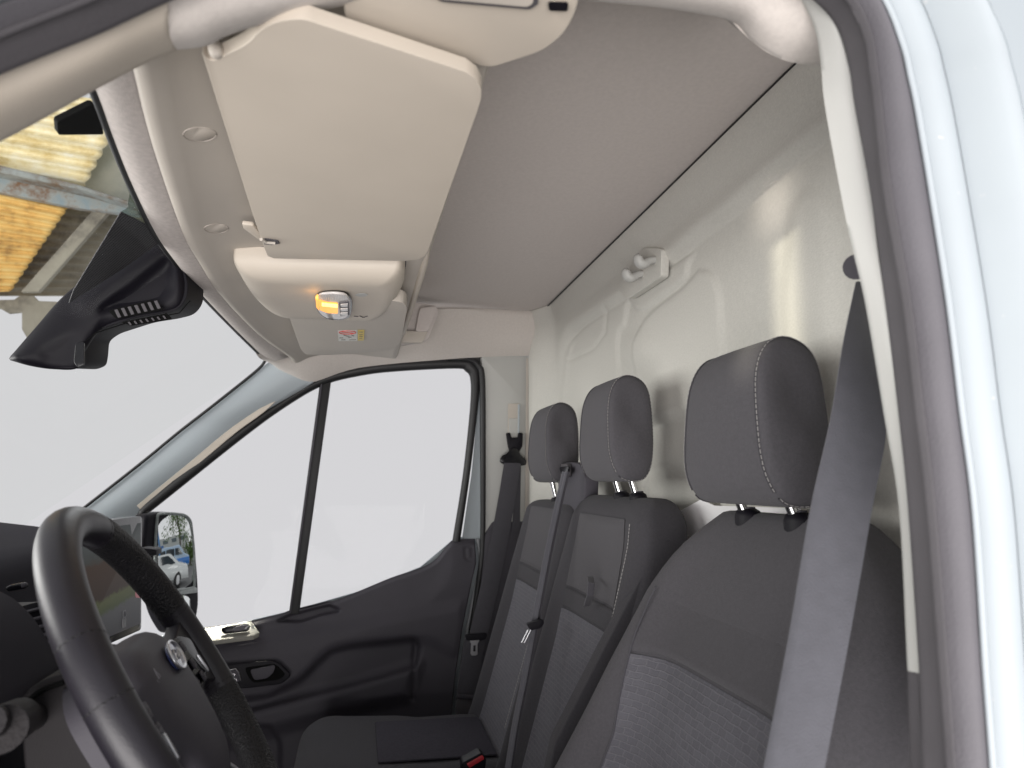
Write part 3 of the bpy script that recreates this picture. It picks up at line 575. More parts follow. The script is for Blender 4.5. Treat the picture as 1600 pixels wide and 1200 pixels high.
tube('glass_rim', [mplane(u, v, .006) for u, v in rimp], .0045, mat('weathered_rim', (.20, .22, .21), .45, var=.3, vscale=60), wm, closed=True, k=8, n=n0)
# convex glass: fine grid on a sphere, clipped to the outline by mapping the outline radially
RC = 1.25; cg = mplane(274, 864); gl = [mplane(u, v) for u, v in gp]; K = 14; vs = []; fs = []
def dome(q):
    d = q - cg; a, b = d.dot(e0), d.dot(e1); return cg + e0 * a + e1 * b + n0 * (.010 - (a * a + b * b) / (2 * RC))
for k in range(1, K + 1):
    for g in gl: vs.append(dome(cg.lerp(g, k / K)))
nG = len(gl); vs.append(dome(cg)); ci = len(vs) - 1
for k in range(K - 1):
    for j in range(nG): fs.append((k * nG + j, k * nG + (j + 1) % nG, (k + 1) * nG + (j + 1) % nG, (k + 1) * nG + j))
for j in range(nG): fs.append((ci, j, (j + 1) % nG))
mesh('mirror_glass', vs, fs, M['mirror'], wm, 180)
slab('glass_bar', [mplane(u, v, .006) for u, v in ((252, 924), (303, 916.5), (308, 920), (307, 926), (254, 933))], n0 * .004, mat('mirror_bar', (.34, .36, .35), .4, var=.2, vscale=80), wm, .0015, 2)
slab('lower_glass', [mplane(u, v, .006) for u, v in fillet([(262, 934), (288, 930), (296, 934), (298, 960), (294, 985), (262, 985)], 6)], n0 * .002, M['mirror'], wm, .0008, 2)
pslab('arm', [(222, 856), (244, 858), (244, 868), (205, 872), (205, 860)], (.06, 0, 0), M['dark2'], wm, .004, 2, X=2.12)
# ================================================================== SEATS
def weave_mat():
    m = mat('woven_insert', (.115, .112, .125), .95, sheen=.05, spec=.2); nt = m.node_tree; b = nt.nodes['Principled BSDF']
    tc = nt.nodes.new('ShaderNodeTexCoord'); mp = nt.nodes.new('ShaderNodeMapping'); mp.inputs['Rotation'].default_value = (math.radians(90), 0, 0); nt.links.new(tc.outputs['Object'], mp.inputs[0])
    br = nt.nodes.new('ShaderNodeTexBrick'); br.inputs['Scale'].default_value = 40; br.inputs['Brick Width'].default_value = .62; br.inputs['Row Height'].default_value = .32; br.inputs['Mortar Size'].default_value = .035; br.inputs['Mortar Smooth'].default_value = .9
    br.inputs['Color1'].default_value = (.105, .103, .118, 1); br.inputs['Color2'].default_value = (.118, .116, .132, 1); br.inputs['Mortar'].default_value = (.150, .148, .165, 1)
    no = nt.nodes.new('ShaderNodeTexNoise'); no.inputs['Scale'].default_value = 60; no.inputs['Detail'].default_value = 4
    ad = nt.nodes.new('ShaderNodeVectorMath'); ad.operation = 'MULTIPLY_ADD'; nt.links.new(no.outputs['Color'], ad.inputs[0]); ad.inputs[1].default_value = (.0042, .0042, .0042); nt.links.new(mp.outputs[0], ad.inputs[2])
    nt.links.new(tc.outputs['Object'], no.inputs[0]); nt.links.new(ad.outputs[0], br.inputs[0]); nt.links.new(br.outputs['Color'], b.inputs['Base Color'])
    n2 = nt.nodes.new('ShaderNodeTexNoise'); n2.inputs['Scale'].default_value = 900; nt.links.new(tc.outputs['Object'], n2.inputs[0])
    mx = nt.nodes.new('ShaderNodeMath'); mx.operation = 'MULTIPLY_ADD'; nt.links.new(br.outputs['Fac'], mx.inputs[0]); mx.inputs[1].default_value = .8; nt.links.new(n2.outputs[0], mx.inputs[2])
    bu = nt.nodes.new('ShaderNodeBump'); bu.inputs['Strength'].default_value = .5; bu.inputs['Distance'].default_value = .003; nt.links.new(mx.outputs[0], bu.inputs['Height']); nt.links.new(bu.outputs[0], b.inputs['Normal'])
    return m
M['weave'] = weave_mat()
def stitches(name, path, parent, off, step=.006, ln=.0042, r=.00055):
    """dashed thread along a surface line: many tiny threads joined into one part"""
    P = [Vector(p) for p in path]; L = [0]
    for i in range(1, len(P)): L.append(L[-1] + (P[i] - P[i - 1]).length)
    def at(s):
        for i in range(1, len(P)):
            if s <= L[i]: return P[i - 1].lerp(P[i], (s - L[i - 1]) / max(1e-9, L[i] - L[i - 1]))
        return P[-1]
    vs, fs = [], []; s = 0; off = Vector(off)
    while s + ln < L[-1]:
        a, b = at(s) + off, at(s + ln) + off; t = (b - a).normalized(); n = t.orthogonal().normalized(); q = t.cross(n); base = len(vs)
        for p in (a, b):
            for k in range(4): vs.append(p + (n * math.cos(k * 1.571) + q * math.sin(k * 1.571)) * r)
        for k in range(4): fs.append((base + k, base + (k + 1) % 4, base + 4 + (k + 1) % 4, base + 4 + k))
        fs += [(base, base + 1, base + 2, base + 3), (base + 4, base + 5, base + 6, base + 7)]
        s += step
    o = mesh(name, vs, fs, M['stitch'], parent, flat=True); o['kind'] = 'stuff'; return o
def headrest(parent, xc, yc, zc, hw, hh, tilt=.03, posts=(-.06, .06), ptop=0, fat=1):
    """cushion built from side profiles (Y,Z) lofted across X; returns the part"""
    prof = cr([(.030, -.90), (.047, -.55), (.050, 0), (.046, .55), (.030, .88), (.004, 1.0), (-.026, .90), (-.042, .62), (-.046, 0), (-.042, -.60), (-.026, -.93), (.004, -1.0)], 4, True)
    def rg(x, s, sy, dz=0): return [V(xc + x * (1 - .13 * z), yc + (y * sy * fat) + tilt * (z * hh * s) * -1, zc + z * hh * s + dz) for y, z in prof]
    rings = []
    for x, s, sy in ((-1.0, .30, .25), (-1.0, .60, .55), (-.985, .80, .78), (-.955, .905, .90), (-.905, .965, .965), (-.86, .985, .985), (-.80, .995, 1.0), (-.5, 1.0, 1.06), (0, 1.0, 1.10), (.5, 1.0, 1.06), (.80, .995, 1.0), (.86, .985, .985), (.905, .965, .965), (.955, .905, .90), (.985, .80, .78), (1.0, .60, .55), (1.0, .30, .25)):
        rings.append(rg(x * hw, s, sy))
    o = loft('headrest', rings, M['fabric'], parent, angle=180)
    for sx in (-1, 1):
        seam = rg(sx * hw * .875, .990, .993); seam = seam[1:] + seam[:1]
        tube('seam', [p for p in seam], .0011, M['fabric2'], o, k=6)
        stitches('stitching', [p + Vector((sx * .0022, 0, 0)) for p in seam], o, (0, .0004, 0.0004))
    for p in posts:
        tube('post', [V(xc + p, yc - .006, zc - hh * .85), V(xc + p, yc - .022, ptop - .01)], .0062, M['chrome'], o, k=16)
        zz = [ptop - .014, ptop, ptop + .006, ptop + .009]
        b_ = sweep('sleeve', [V(xc + p, yc - .021, q) for q in zz], circ(.019, 20, .015), M['dark2'], parent, n=(1, 0, 0), scale=[1, 1, .88, .6])
        tube('sleeve_collar', [V(xc + p, yc - .021, ptop + .007), V(xc + p, yc - .021, ptop + .011)], .009, M['dark'], b_, k=18)
    return o
class Back:
    """reclined backrest: front(cx,z) gives the cushion face, cx in -1..1 across"""
    def __init__(s, xc, hw, yf, bol, th, e=.42, edge=.80): s.xc, s.hw, s.yf, s.bol, s.th, s.e, s.edge = xc, hw, yf, bol, th, e, edge
    def yfront(s, cx, z):
        a = abs(cx); B = np.interp(z, *s.bol)
        return np.interp(z, *s.yf) + B * math.exp(-((a - s.edge) / .20) ** 2)
    def pt(s, phi, z, shrink=1, thk=1):
        c, sn = math.cos(phi), math.sin(phi); cx = math.copysign(abs(c) ** s.e, c); sy = math.copysign(abs(sn) ** s.e, sn)
        hw = np.interp(z, *s.hw) * shrink; yf = s.yfront(cx, z); yb = np.interp(z, *s.yf) - np.interp(z, *s.th)
        m_, hf = (yf + yb) / 2, (yf - yb) / 2 * thk
        return V(s.xc + cx * hw, m_ + sy * hf, z)
    def front(s, cx, z, off=0): return V(s.xc + cx * np.interp(z, *s.hw), s.yfront(cx, z) + off, z)
    def build(s, name, zs, ztop, m, parent, n=120, sh=.80):
        rings = []
        for z in zs: rings.append([s.pt(2 * math.pi * k / n, z) for k in range(n)])
        z0 = zs[-1]
        for k in range(1, 9):
            a = k / 8 * math.pi / 2; sc = lerp(.72, 1, math.cos(a)) if k < 8 else .70
            zc = z0 + (ztop - z0) * math.sin(a); r = [s.pt(2 * math.pi * j / n, zc, lerp(sh, 1, math.cos(a)), lerp(.25, 1, math.cos(a))) for j in range(n)]
            rings.append([Vector((p.x, p.y, H + z0 + (ztop - z0) * math.sin(a))) for p in r])
        return loft(name, rings, m, parent, angle=180)
    def patch(s, name, c0, c1, z0, z1, m, parent, off=.004, nx=16, nz=22, puff=.006, flush=False):
        """stitched cover panel lying on the face; c0,c1 functions of z"""
        vs = []
        for j in range(nz + 1):
            for i in range(nx + 1):
                a, b = i / nx, j / nz; z = lerp(z0, z1, b); cx = lerp(c0(z), c1(z), a)
                e = min(a, 1 - a, ) * 10; g = min(b, 1 - b) * 14
                k = float(sm(min(e, 1)) * sm(min(g, 1)))
                q = lerp(.0008, off + puff * math.sin(math.pi * a) * .5, k)
                if flush: q = lerp(q, -.0035, float(np.clip((b - .08) / .85, 0, 1)))
                vs.append(s.front(cx, z, q))
        fs = [(j * (nx + 1) + i, j * (nx + 1) + i + 1, (j + 1) * (nx + 1) + i + 1, (j + 1) * (nx + 1) + i) for j in range(nz) for i in range(nx)]
        return mesh(name, vs, fs, m, parent, 180)
# ---- driver seat
ds = thing('driver_seat', 'charcoal driver seat with headrest and grey woven insert', 'seat', V(.745, -.25, -.98))
DB = Back(.745, ([-.75, -.45, -.25, -.15, -.09, -.05], [.255, .255, .248, .230, .200, .165]),
          ([-.75, -.40, -.25, -.12, -.05], [-.20, -.335, -.385, -.425, -.445]),
          ([-.75, -.42, -.3, -.2, -.10, -.05], [.125, .105, .070, .044, .018, .004]), ([-.75, -.3, -.05], [.14, .12, .085]))
DB.build('backrest', list(np.linspace(-.75, -.140, 60)), -.040, M['fabric'], ds, sh=.72)
cw = lambda s: (lambda z: s * float(np.interp(z, [-.75, -.32, -.2, -.05], [.60, .62, .70, .74])))
DB.patch('upper_panel', cw(-1), cw(1), -.222, -.138, M['fabric'], ds, off=.008, flush=True)
DB.patch('woven_insert', cw(-1), cw(1), -.75, -.226, M['weave'], ds, off=.008)
for sx in (-1, 1): tube('seam', [DB.front(cw(sx)(z), z, .0012) for z in np.linspace(-.6, -.142, 40)], .0013, M['belt2'], ds, k=6)
headrest(ds, .752, -.452, .064, .094, .093, posts=(-.052, .052), ptop=-.044, fat=.88)
box('cushion', (.50, -.30, -.66), (1.0, .26, -.52), M['fabric2'], ds, .05, 5); box('seat_base', (.55, -.28, -.98), (.95, .2, -.66), M['dark'], ds, .02)
# ---- passenger bench
bsn = thing('bench_seat', 'charcoal double passenger bench with two headrests beside the far door', 'seat', V(1.46, -.2, -.98))
hwB = ([-.75, -.2, -.10, -.05], [.215, .215, .208, .190])
yfB = ([-.75, -.56, -.30, -.12, -.04], [-.24, -.32, -.395, -.430, -.440]); boB = ([-.75, -.3, -.12, -.04], [.035, .03, .012, .003]); thB = ([-.75, -.04], [.12, .085])
for xc, zt in ((1.245, -.030), (1.655, -.050)):
    bb = Back(xc, hwB, yfB, boB, thB, e=.34, edge=.85)
    b0 = bb.build('backrest', list(np.linspace(-.75, -.075, 22)), zt, M['fabric2'], bsn)
    c0 = lambda z: -.62; c1 = lambda z: .62
    bb.patch('upper_panel', c0, c1, -.205, -.065, M['fabric'], bsn, puff=.004)
    bb.patch('middle_band', c0, c1, -.245, -.209, M['fabric2'], bsn, puff=.002)
    bb.patch('woven_insert', c0, c1, -.75, -.249, M['weave'], bsn, puff=.004)
    stitches('stitching', [bb.front(-.80, z, .001) for z in np.linspace(-.5, -.07, 30)], b0, (0, .0006, 0), r=.0007)
headrest(bsn, 1.205, -.452, .089, .086, .092, posts=(-.048, .030), ptop=-.030, fat=.85)
headrest(bsn, 1.625, -.452, .086, .090, .092, posts=(-.045, .045), ptop=-.050, fat=.82)
sweep('pull_loop', [px(922, 902, Y=-.395), px(924, 912, Y=-.385), px(922, 930, Y=-.38), px(917, 946, Y=-.39)], rprof(.011, .003), M['belt2'], bsn, n=(0, 1, 0))
sidep = slab('side_bolster', [px(u, v, X=1.04) for u, v in fillet([(1048, 838), (1030, 850), (1000, 905), (940, 1020), (868, 1160), (840, 1300), (1000, 1300), (1048, 1000), (1056, 860)], 10)], (.03, 0, 0), M['fabric2'], bsn, .012, 4)
for x0, x1 in ((1.05, 1.445), (1.455, 1.86)):
    g = lambda s, t, x0=x0, x1=x1: None
    rings = []
    ys = [(-.36, -.60), (-.30, -.575), (-.15, -.573), (0, -.566), (.06, -.562), (.095, -.572), (.115, -.60), (.12, -.64), (.115, -.70)]
    for f_, dz in ((0, -.06), (.012, -.028), (.04, -.008), (.12, .002), (.3, -.003), (.5, -.006), (.7, -.003), (.88, .002), (.96, -.008), (.988, -.028), (1, -.06)):
        x = lerp(x0, x1, f_); ek = min(f_, 1 - f_); fy = -.02 * (1 - float(sm(ek / .08)))
        rings.append([V(x, y + (fy if i > 3 else 0), z + dz * (1 if i < 7 else .3)) for i, (y, z) in enumerate(cr(ys, 3))] + [V(x, -.36, -.70)])
    c_ = loft('cushion', rings, M['fabric2'], bsn, angle=60)
    slab('cushion_insert', [V(lerp(x0, x1, .20), -.30, -.572), V(lerp(x0, x1, .80), -.30, -.572), V(lerp(x0, x1, .80), -.055, -.568), V(lerp(x0, x1, .20), -.055, -.568)], (0, 0, .004), M['insert'], bsn, .0015, 2)
    stitches('stitching', [V(lerp(x0, x1, .03), y, z + .002) for y, z in cr(ys[3:8], 5)], c_, (0, .001, .001), r=.0008)
box('bench_base', (1.08, -.34, -.98), (1.84, .05, -.705), M['dark'], bsn, .02)
# belt tower between the bench headrests
tw = pslab('belt_tower', [(872, 724), (892, 722), (905, 724), (914, 745), (912, 800), (872, 800)], (0, -.03, 0), M['dark'], bsn, .004, 3, r=4, Y=-.452)
pslab('tower_guide', [(871, 726), (893, 724), (893, 745), (885, 745), (872, 748)], (0, .010, 0), M['rubber'], tw, .003, 3, r=3, Y=-.451)
pslab('tower_slot', [(876, 730), (891, 728), (890, 738), (880, 742)], (0, .004, 0), M['gloss'], tw, .001, 2, r=3, Y=-.4405)
# ================================================================== BELTS
BG = 'three point seat belts'
def ribbon(name, pts, wd, m, parent, n, th=.0014, k=6): return sweep(name, [Vector(p) for p in cr([tuple(q) for q in pts], k)], rprof(wd, th, .0005, 2), m, parent, n=n)
b1 = thing('seat_belt', 'dark seat belt hanging from the far pillar with a steel tongue', 'seat belt', px(728, 1120, X=2.02), BG)
pslab('height_adjuster', [(790, 677), (796, 676), (798, 684), (808, 684), (809, 676), (816, 677), (815, 698), (807, 712), (797, 712), (793, 698)], (-.012, 0, 0), M['dark2'], b1, .003, 2, X=2.070)
pslab('guide_loop', [(797, 700), (807, 700), (813, 712), (822, 719), (821, 727), (812, 728), (786, 726), (780, 722), (782, 713), (792, 708)], (-.012, 0, 0), M['gloss'], b1, .004, 3, r=4, X=2.056)
ribbon('webbing', [px(801, 722, X=2.045), px(790, 790, X=2.03), px(775, 870, X=2.01), px(755, 960, X=1.99), px(742, 1015, X=1.985)], .050, M['belt2'], b1, (0, 1, 0))
ribbon('lap_webbing', [px(742, 1000, X=1.99), px(735, 1045, X=1.99), px(728, 1095, X=1.99)], .056, M['belt2'], b1, (0, 1, 0))
pslab('back_webbing', [(806, 728), (814, 728), (812, 830), (800, 830)], (-.001, 0, 0), M['belt2'], b1, 0, X=2.062)
t1 = pslab('tongue_cover', [(726, 991), (760, 989), (758, 998), (748, 1001), (728, 1000)], (-.008, 0, 0), M['dark2'], b1, .002, 2, r=3, X=1.975)
def frame_px(name, outer, inner, m, parent, X, th=-.002):
    o = [px(u, v, X=X) for u, v in outer]; i = [px(u, v, X=X) for u, v in inner]; n = len(o); t = Vector((th, 0, 0))
    vs = o + i + [p + t for p in o] + [p + t for p in i]; fs = []
    for k in range(n):
        j = (k + 1) % n
        fs += [(k, j, n + j, n + k), (2 * n + k, 2 * n + j, 3 * n + j, 3 * n + k), (k, j, 2 * n + j, 2 * n + k), (n + k, n + j, 3 * n + j, 3 * n + k)]
    return mesh(name, vs, fs, m, parent, flat=True)
frame_px('tongue', [(734, 1001), (749, 1000), (746, 1006), (746, 1022), (743, 1024), (737, 1024), (735, 1021), (736, 1006)], [(739.5, 1008), (743.5, 1008), (743.2, 1010), (743, 1017), (742, 1018), (740, 1018), (739.2, 1017), (739.4, 1010)], M['steelw'], t1, 1.968)
pslab('tongue_arm', [(734, 1001), (737, 1001), (741, 1006), (738, 1007)], (-.001, 0, 0), M['steelw'], t1, 0, X=1.9675)
pslab('lap_keeper', [(714, 1083), (745, 1086), (744, 1093), (714, 1090)], (-.006, 0, 0), M['dark'], b1, .002, 2, r=2, X=1.978)
pslab('floor_anchor', [(713, 1092), (743, 1094), (738, 1118), (733, 1125), (716, 1122), (711, 1112)], (-.005, 0, 0), M['rubber'], b1, .002, 2, r=4, X=1.982)
b2 = thing('seat_belt', 'narrow twisted seat belt running down from the bench top between the headrests', 'seat belt', px(797, 1190, X=1.35), BG)
mb = [(884, 737, 1.40), (874, 780, 1.40), (856, 865, 1.37), (838, 960, 1.34), (822, 1050, 1.31), (806, 1130, 1.28), (795, 1200, 1.26)]
for du, wd, off in ((-3, .0065, 0), (1.0, .0055, -.004), (4.5, .006, .003)):
    ribbon('webbing_fold', [px(u + du, v, X=x + off) for u, v, x in mb], wd, M['belt'] if off < .001 else M['belt2'], b2, (.2, 1, 0), .004)
t2 = pslab('tongue_cover', [(821, 973), (846, 966), (848, 972), (842, 980), (827, 983)], (-.012, 0, 0), M['dark2'], b2, .003, 2, r=3, X=1.325)
for du in (0, 4.5): tube('tongue_bar', [px(825 + du, 984, X=1.315), px(815 + du, 1004, X=1.315)], .0013, M['steelw'], t2, k=8)
tube('tongue_end', [px(815, 1004, X=1.315), px(819.5, 1004, X=1.315)], .0013, M['steelw'], t2, k=8)
b3 = thing('seat_belt', 'broad grey seat belt stretched close past the driver seat', 'seat belt', px(1240, 1330, X=.46), BG)
L3 = [(1338, 440), (1319, 530), (1297, 660), (1266, 800), (1232, 1000), (1188, 1230), (1170, 1330)]
R3 = [(1352, 440), (1372, 530), (1386, 660), (1362, 800), (1327, 1000), (1283, 1230), (1264, 1330)]
xs_l = [.52, .515, .51, .50, .485, .47, .465]; xs_r = [.53, .53, .50, .475, .46, .45, .445]
strip('webbing', line3(L3, xs_l), line3(R3, xs_r), M['belt'], b3, .0015, (-1, .2, 0), 6, .0014)
tube('anchor_button', [px(1341, 417, X=.53), px(1338, 417, X=.515)], .011, M['dark'], b3, k=18)
bu = thing('belt_buckle', 'black belt buckle with a red release bar on the bench', 'buckle', px(745, 1195, X=1.45))
slab('buckle_body', [px(u, v, X=1.42) for u, v in fillet([(722, 1192), (752, 1176), (760, 1186), (756, 1215), (722, 1225)], 4)], (.03, 0, 0), M['dark2'], bu, .004, 3)
slab('release_bar', [px(u, v, X=1.418) for u, v in fillet([(729, 1194), (754, 1180), (757, 1186), (734, 1200)], 2)], (.022, 0, .002), M['red'], bu, .0015, 2)
# ================================================================== STEERING WHEEL
aW = math.radians(32.6); WC = V(.7575, .163, -.199); WNm = Vector((.095, -math.cos(aW) * .9955, math.sin(aW))).normalized(); WX = Vector((0, 0, 1)).cross(WNm).normalized(); WT = WNm.cross(WX)
def wp(x, t, n=0): return WC + WX * x + WT * t + WNm * n
RW = .186
sw_ = thing('steering_wheel', 'black leather steering wheel with multi function buttons and oval badge', 'steering wheel', wp(0, -.1, -.05))
def arc(a0, a1, n, r=RW, nn=0): return [wp(r * math.sin(math.radians(lerp(a0, a1, k / n))), r * math.cos(math.radians(lerp(a0, a1, k / n))), nn) for k in range(n + 1)]
sweep('rim', arc(0, 360, 120)[:-1], circ(.0172, 20, .0180), M['leather'], sw_, n=WNm, closed=True)
for a0, a1 in ((22, 72), (108, 148)): sweep('grip_leather', arc(a0, a1, 30), circ(.0175, 18, .0183), M['grip'], sw_, n=WNm)
for a in (20, 74, 106, 150, 285, -60): sweep('rim_seam', arc(a, a + .4, 2), circ(.01735, 18, .0182), M['grip'], sw_, n=WNm)
# hub cover
hub = fillet([(-.085, .045), (-.05, .066), (.05, .066), (.085, .045), (.092, -.01), (.070, -.075), (.035, -.105), (-.035, -.105), (-.070, -.075), (-.092, -.01)], .03, 4)
rings = []
for s_, n_ in ((1.0, -.060), (1.0, -.025), (.985, -.014), (.95, -.006), (.88, .0), (.75, .005), (.5, .008), (.2, .0095)):
    rings.append([wp(x * s_, t * s_ - .01 * (1 - s_), n_) for x, t in hub])
loft('airbag_cover', rings, M['dark'], sw_, angle=70)
ec = pxp(270, 1027, wp(0, 0, .009), WNm); exy = ((ec - WC).dot(WX), (ec - WC).dot(WT))
def ew(x, t, n): return wp(exy[0] + x, exy[1] + t, n - .0165)
em = slab('badge', [ew(.0225 * math.cos(t), .0145 * math.sin(t), .0255) for t in np.linspace(0, 2 * math.pi, 32, endpoint=False)], WNm * .004, mat('badge_blue', (.03, .04, .12), .2, coat=.8), sw_, .001, 2)
tube('badge_ring', [ew(.0225 * math.cos(t), .0145 * math.sin(t), .0295) for t in np.linspace(0, 2 * math.pi, 32, endpoint=False)], .0016, M['steelw'], em, closed=True, k=8, n=WNm)
for q in ([(-.014, -.004), (-.012, .006), (-.006, .008), (-.002, .005)], [(-.012, .001), (-.006, .002)], [(-.002, -.003), (.001, .003), (.004, -.002), (.001, -.005), (-.002, -.003)], [(.006, -.004), (.008, .003), (.012, .002)], [(.010, -.005), (.014, -.001), (.015, .006)]):
    tube('badge_stroke', [ew(x * .85, t * .85, .0300) for x, t in cr(q, 3)], .0011, M['steelw'], em, k=6, n=WNm)
ab = pxp(245, 1053, wp(0, 0, .008), WNm); axy = ((ab - WC).dot(WX), (ab - WC).dot(WT))
for q in ([(-.004, -.004), (0, .005), (.004, -.004), (-.004, -.004)], [(-.010, -.006), (-.012, -.003)]): tube('airbag_mark', [wp(axy[0] + x, axy[1] + t, .0085) for x, t in q], .0005, M['rubber2'], sw_, k=5)
for sx in (1, -1):
    sp = fillet([(sx * .075, .03), (sx * .13, .028), (sx * (RW - .004), .045), (sx * (RW - .004), -.05), (sx * .14, -.030), (sx * .08, -.055)], .012, 4)
    s0 = slab('spoke', [wp(x, t, lerp(-.034, -.012, min(1, max(0, (abs(x) - .07) / .11)))) for x, t in sp], WNm * .018, M['leather'], sw_, .006, 4, 60)
    pod = slab('button_pod', [wp(x, t, lerp(-.014, .002, (abs(x) - .08) / .07)) for x, t in fillet([(sx * .086, .034), (sx * .128, .030), (sx * .150, .018), (sx * .138, -.026), (sx * .098, -.032)], .008)], WNm * .004, M['gloss'], sw_, .003, 3)
    for k, (bx, bt) in enumerate(((.100, .018), (.118, .018), (.100, -.002), (.118, -.004), (.102, -.022), (.122, -.022))):
        slab('button', [wp(sx * bx + q * .0065, bt + r * .006, lerp(-.010, .006, (bx - .08) / .07)) for q, r in ((-1, -1), (1, -1), (1, 1), (-1, 1))], WNm * .003, M['dark'], pod, .0015, 2)
        tube('button_mark', [wp(sx * bx - .003, bt - .001, lerp(-.0065, .0095, (bx - .08) / .07)), wp(sx * bx + .003, bt + .001, lerp(-.0065, .0095, (bx - .08) / .07))], .0005, M['rubber2'], pod, k=5)
    slab('chrome_key', [wp(sx * x, t, .003) for x, t in ((.131, .000), (.134, -.002), (.138, -.022), (.134, -.024))], WNm * .004, M['steelw'], pod, .0012, 2)
low = slab('lower_spoke', [wp(x, t, lerp(-.034, -.014, min(1, (-t - .085) / .09))) for x, t in fillet([(-.05, -.085), (.05, -.085), (.062, -.13), (.085, -.165), (.065, -.178), (.0, -.185), (-.065, -.178), (-.085, -.165), (-.062, -.13)], .01)], WNm * .018, M['dark2'], sw_, .005, 3)
tube('spoke_trim', [wp(.055, -.088, -.014), wp(.066, -.128, -.004), wp(.088, -.165, .004)], .002, M['steelw'], sw_, k=8)
# ---- column shroud and stalk
cs = thing('column_shroud', 'dark rounded steering column shroud with a ridged stalk knob', 'steering column', wp(0, -.12, -.12))
sh = fillet([(30, 1090), (60, 1064), (110, 1050), (160, 1075), (230, 1150), (270, 1260), (60, 1320), (36, 1200)], 25, 5)
slab('shroud', [px(u, v, X=.70) for u, v in sh], (.12, 0, 0), mat('shroud_plastic', (.010, .0085, .0095), .7, spec=.25, bump=.25, bscale=800, var=.1), cs, .014, 4, 60)
tube('shroud_gap', [px(u, v, X=.699) for u, v in cr([(36, 1130), (38, 1105), (60, 1082), (100, 1066)], 4)], .0022, M['black'], cs, k=8)
tube('shroud_seam', [px(u, v, X=.6985) for u, v in cr([(118, 1098), (118, 1122), (130, 1145), (165, 1175)], 4)], .0011, M['rubber'], cs, k=6)
tube('stalk', [px(60, 1120, X=.72), px(20, 1125, X=.63), px(-20, 1130, X=.56)], .011, mat('stalk_plastic', (.016, .0145, .016), .7, spec=.25, bump=.4, bscale=300), cs, k=14)
tube('stalk_knob', [px(28, 1124, X=.66), px(14, 1132, X=.61), px(2, 1140, X=.575)], .016, mat('stalk_knob_plastic', (.018, .016, .017), .7, spec=.25, bump=.6, bscale=260), cs, k=18)
# ================================================================== DASHBOARD
da = thing('dashboard', 'black dashboard with cluster hood and air vent behind the steering wheel', 'dashboard', V(1.2, .6, -.98))
dprof = [(.93, -.10), (.70, -.118), (.50, -.140), (.455, -.152), (.430, -.175), (.425, -.24), (.40, -.34), (.43, -.50), (.48, -.60), (.50, -.98), (.93, -.98)]
dprof = fillet(dprof, .03, 4)
loft('dash_body', [[V(x, y + (.93 - y) / .5 * .215 * float(sm((x - .98) / .12)), z) for y, z in dprof] for x in np.linspace(.47, 2.05, 40)], M['dashm'], da, angle=50)
hdp = fillet([(-220, 905), (-60, 905), (20, 930), (62, 975), (98, 1052), (60, 1090), (-200, 1120)], [5, 30, 40, 40, 20, 20, 5], 5)
slab('cluster_hood', [px(u, v, X=.86) for u, v in hdp], (-.30, 0, 0), M['dashm'], da, .012, 4, 60)
slab('hood_face', [px(u, v, X=.868) for u, v in fillet([(-200, 935), (-40, 930), (20, 952), (55, 1000), (82, 1054), (50, 1070), (-200, 1090)], 20)], (-.012, 0, 0), mat('cluster_panel', (.016, .018, .026), .5, spec=.3, var=.1), da, .004, 3)
vb = slab('air_vent', [px(u, v, X=.99) for u, v in fillet([(28, 948), (66, 938), (84, 985), (98, 1040), (66, 1010), (44, 985)], 6)], (-.01, 0, 0), M['dark2'], da, .002, 2)
for k in range(5):
    tube('vent_slat', [px(34 + k * 9, 958 + k * 12, X=.978), px(76 + k * 4, 947 + k * 13, X=.978)], .0022, M['dark'], vb, k=6)
slab('dash_slot', [px(u, v, X=.95) for u, v in fillet([(10, 918), (18, 913), (40, 909), (46, 913), (42, 919), (14, 924)], 3)], (-.004, 0, 0), M['gloss'], da, .0015, 2)
slab('slot_key', [px(u, v, X=.945) for u, v in fillet([(34, 911), (42, 909.5), (45, 913), (41, 917), (35, 918)], 2)], (-.004, 0, 0), M['dark'], da, .0015, 2)
slab('centre_stack', [V(1.06, .485, -.20), V(1.36, .485, -.20), V(1.36, .47, -.60), V(1.06, .47, -.60)], (0, .25, 0), M['dark2'], da, .015, 3)
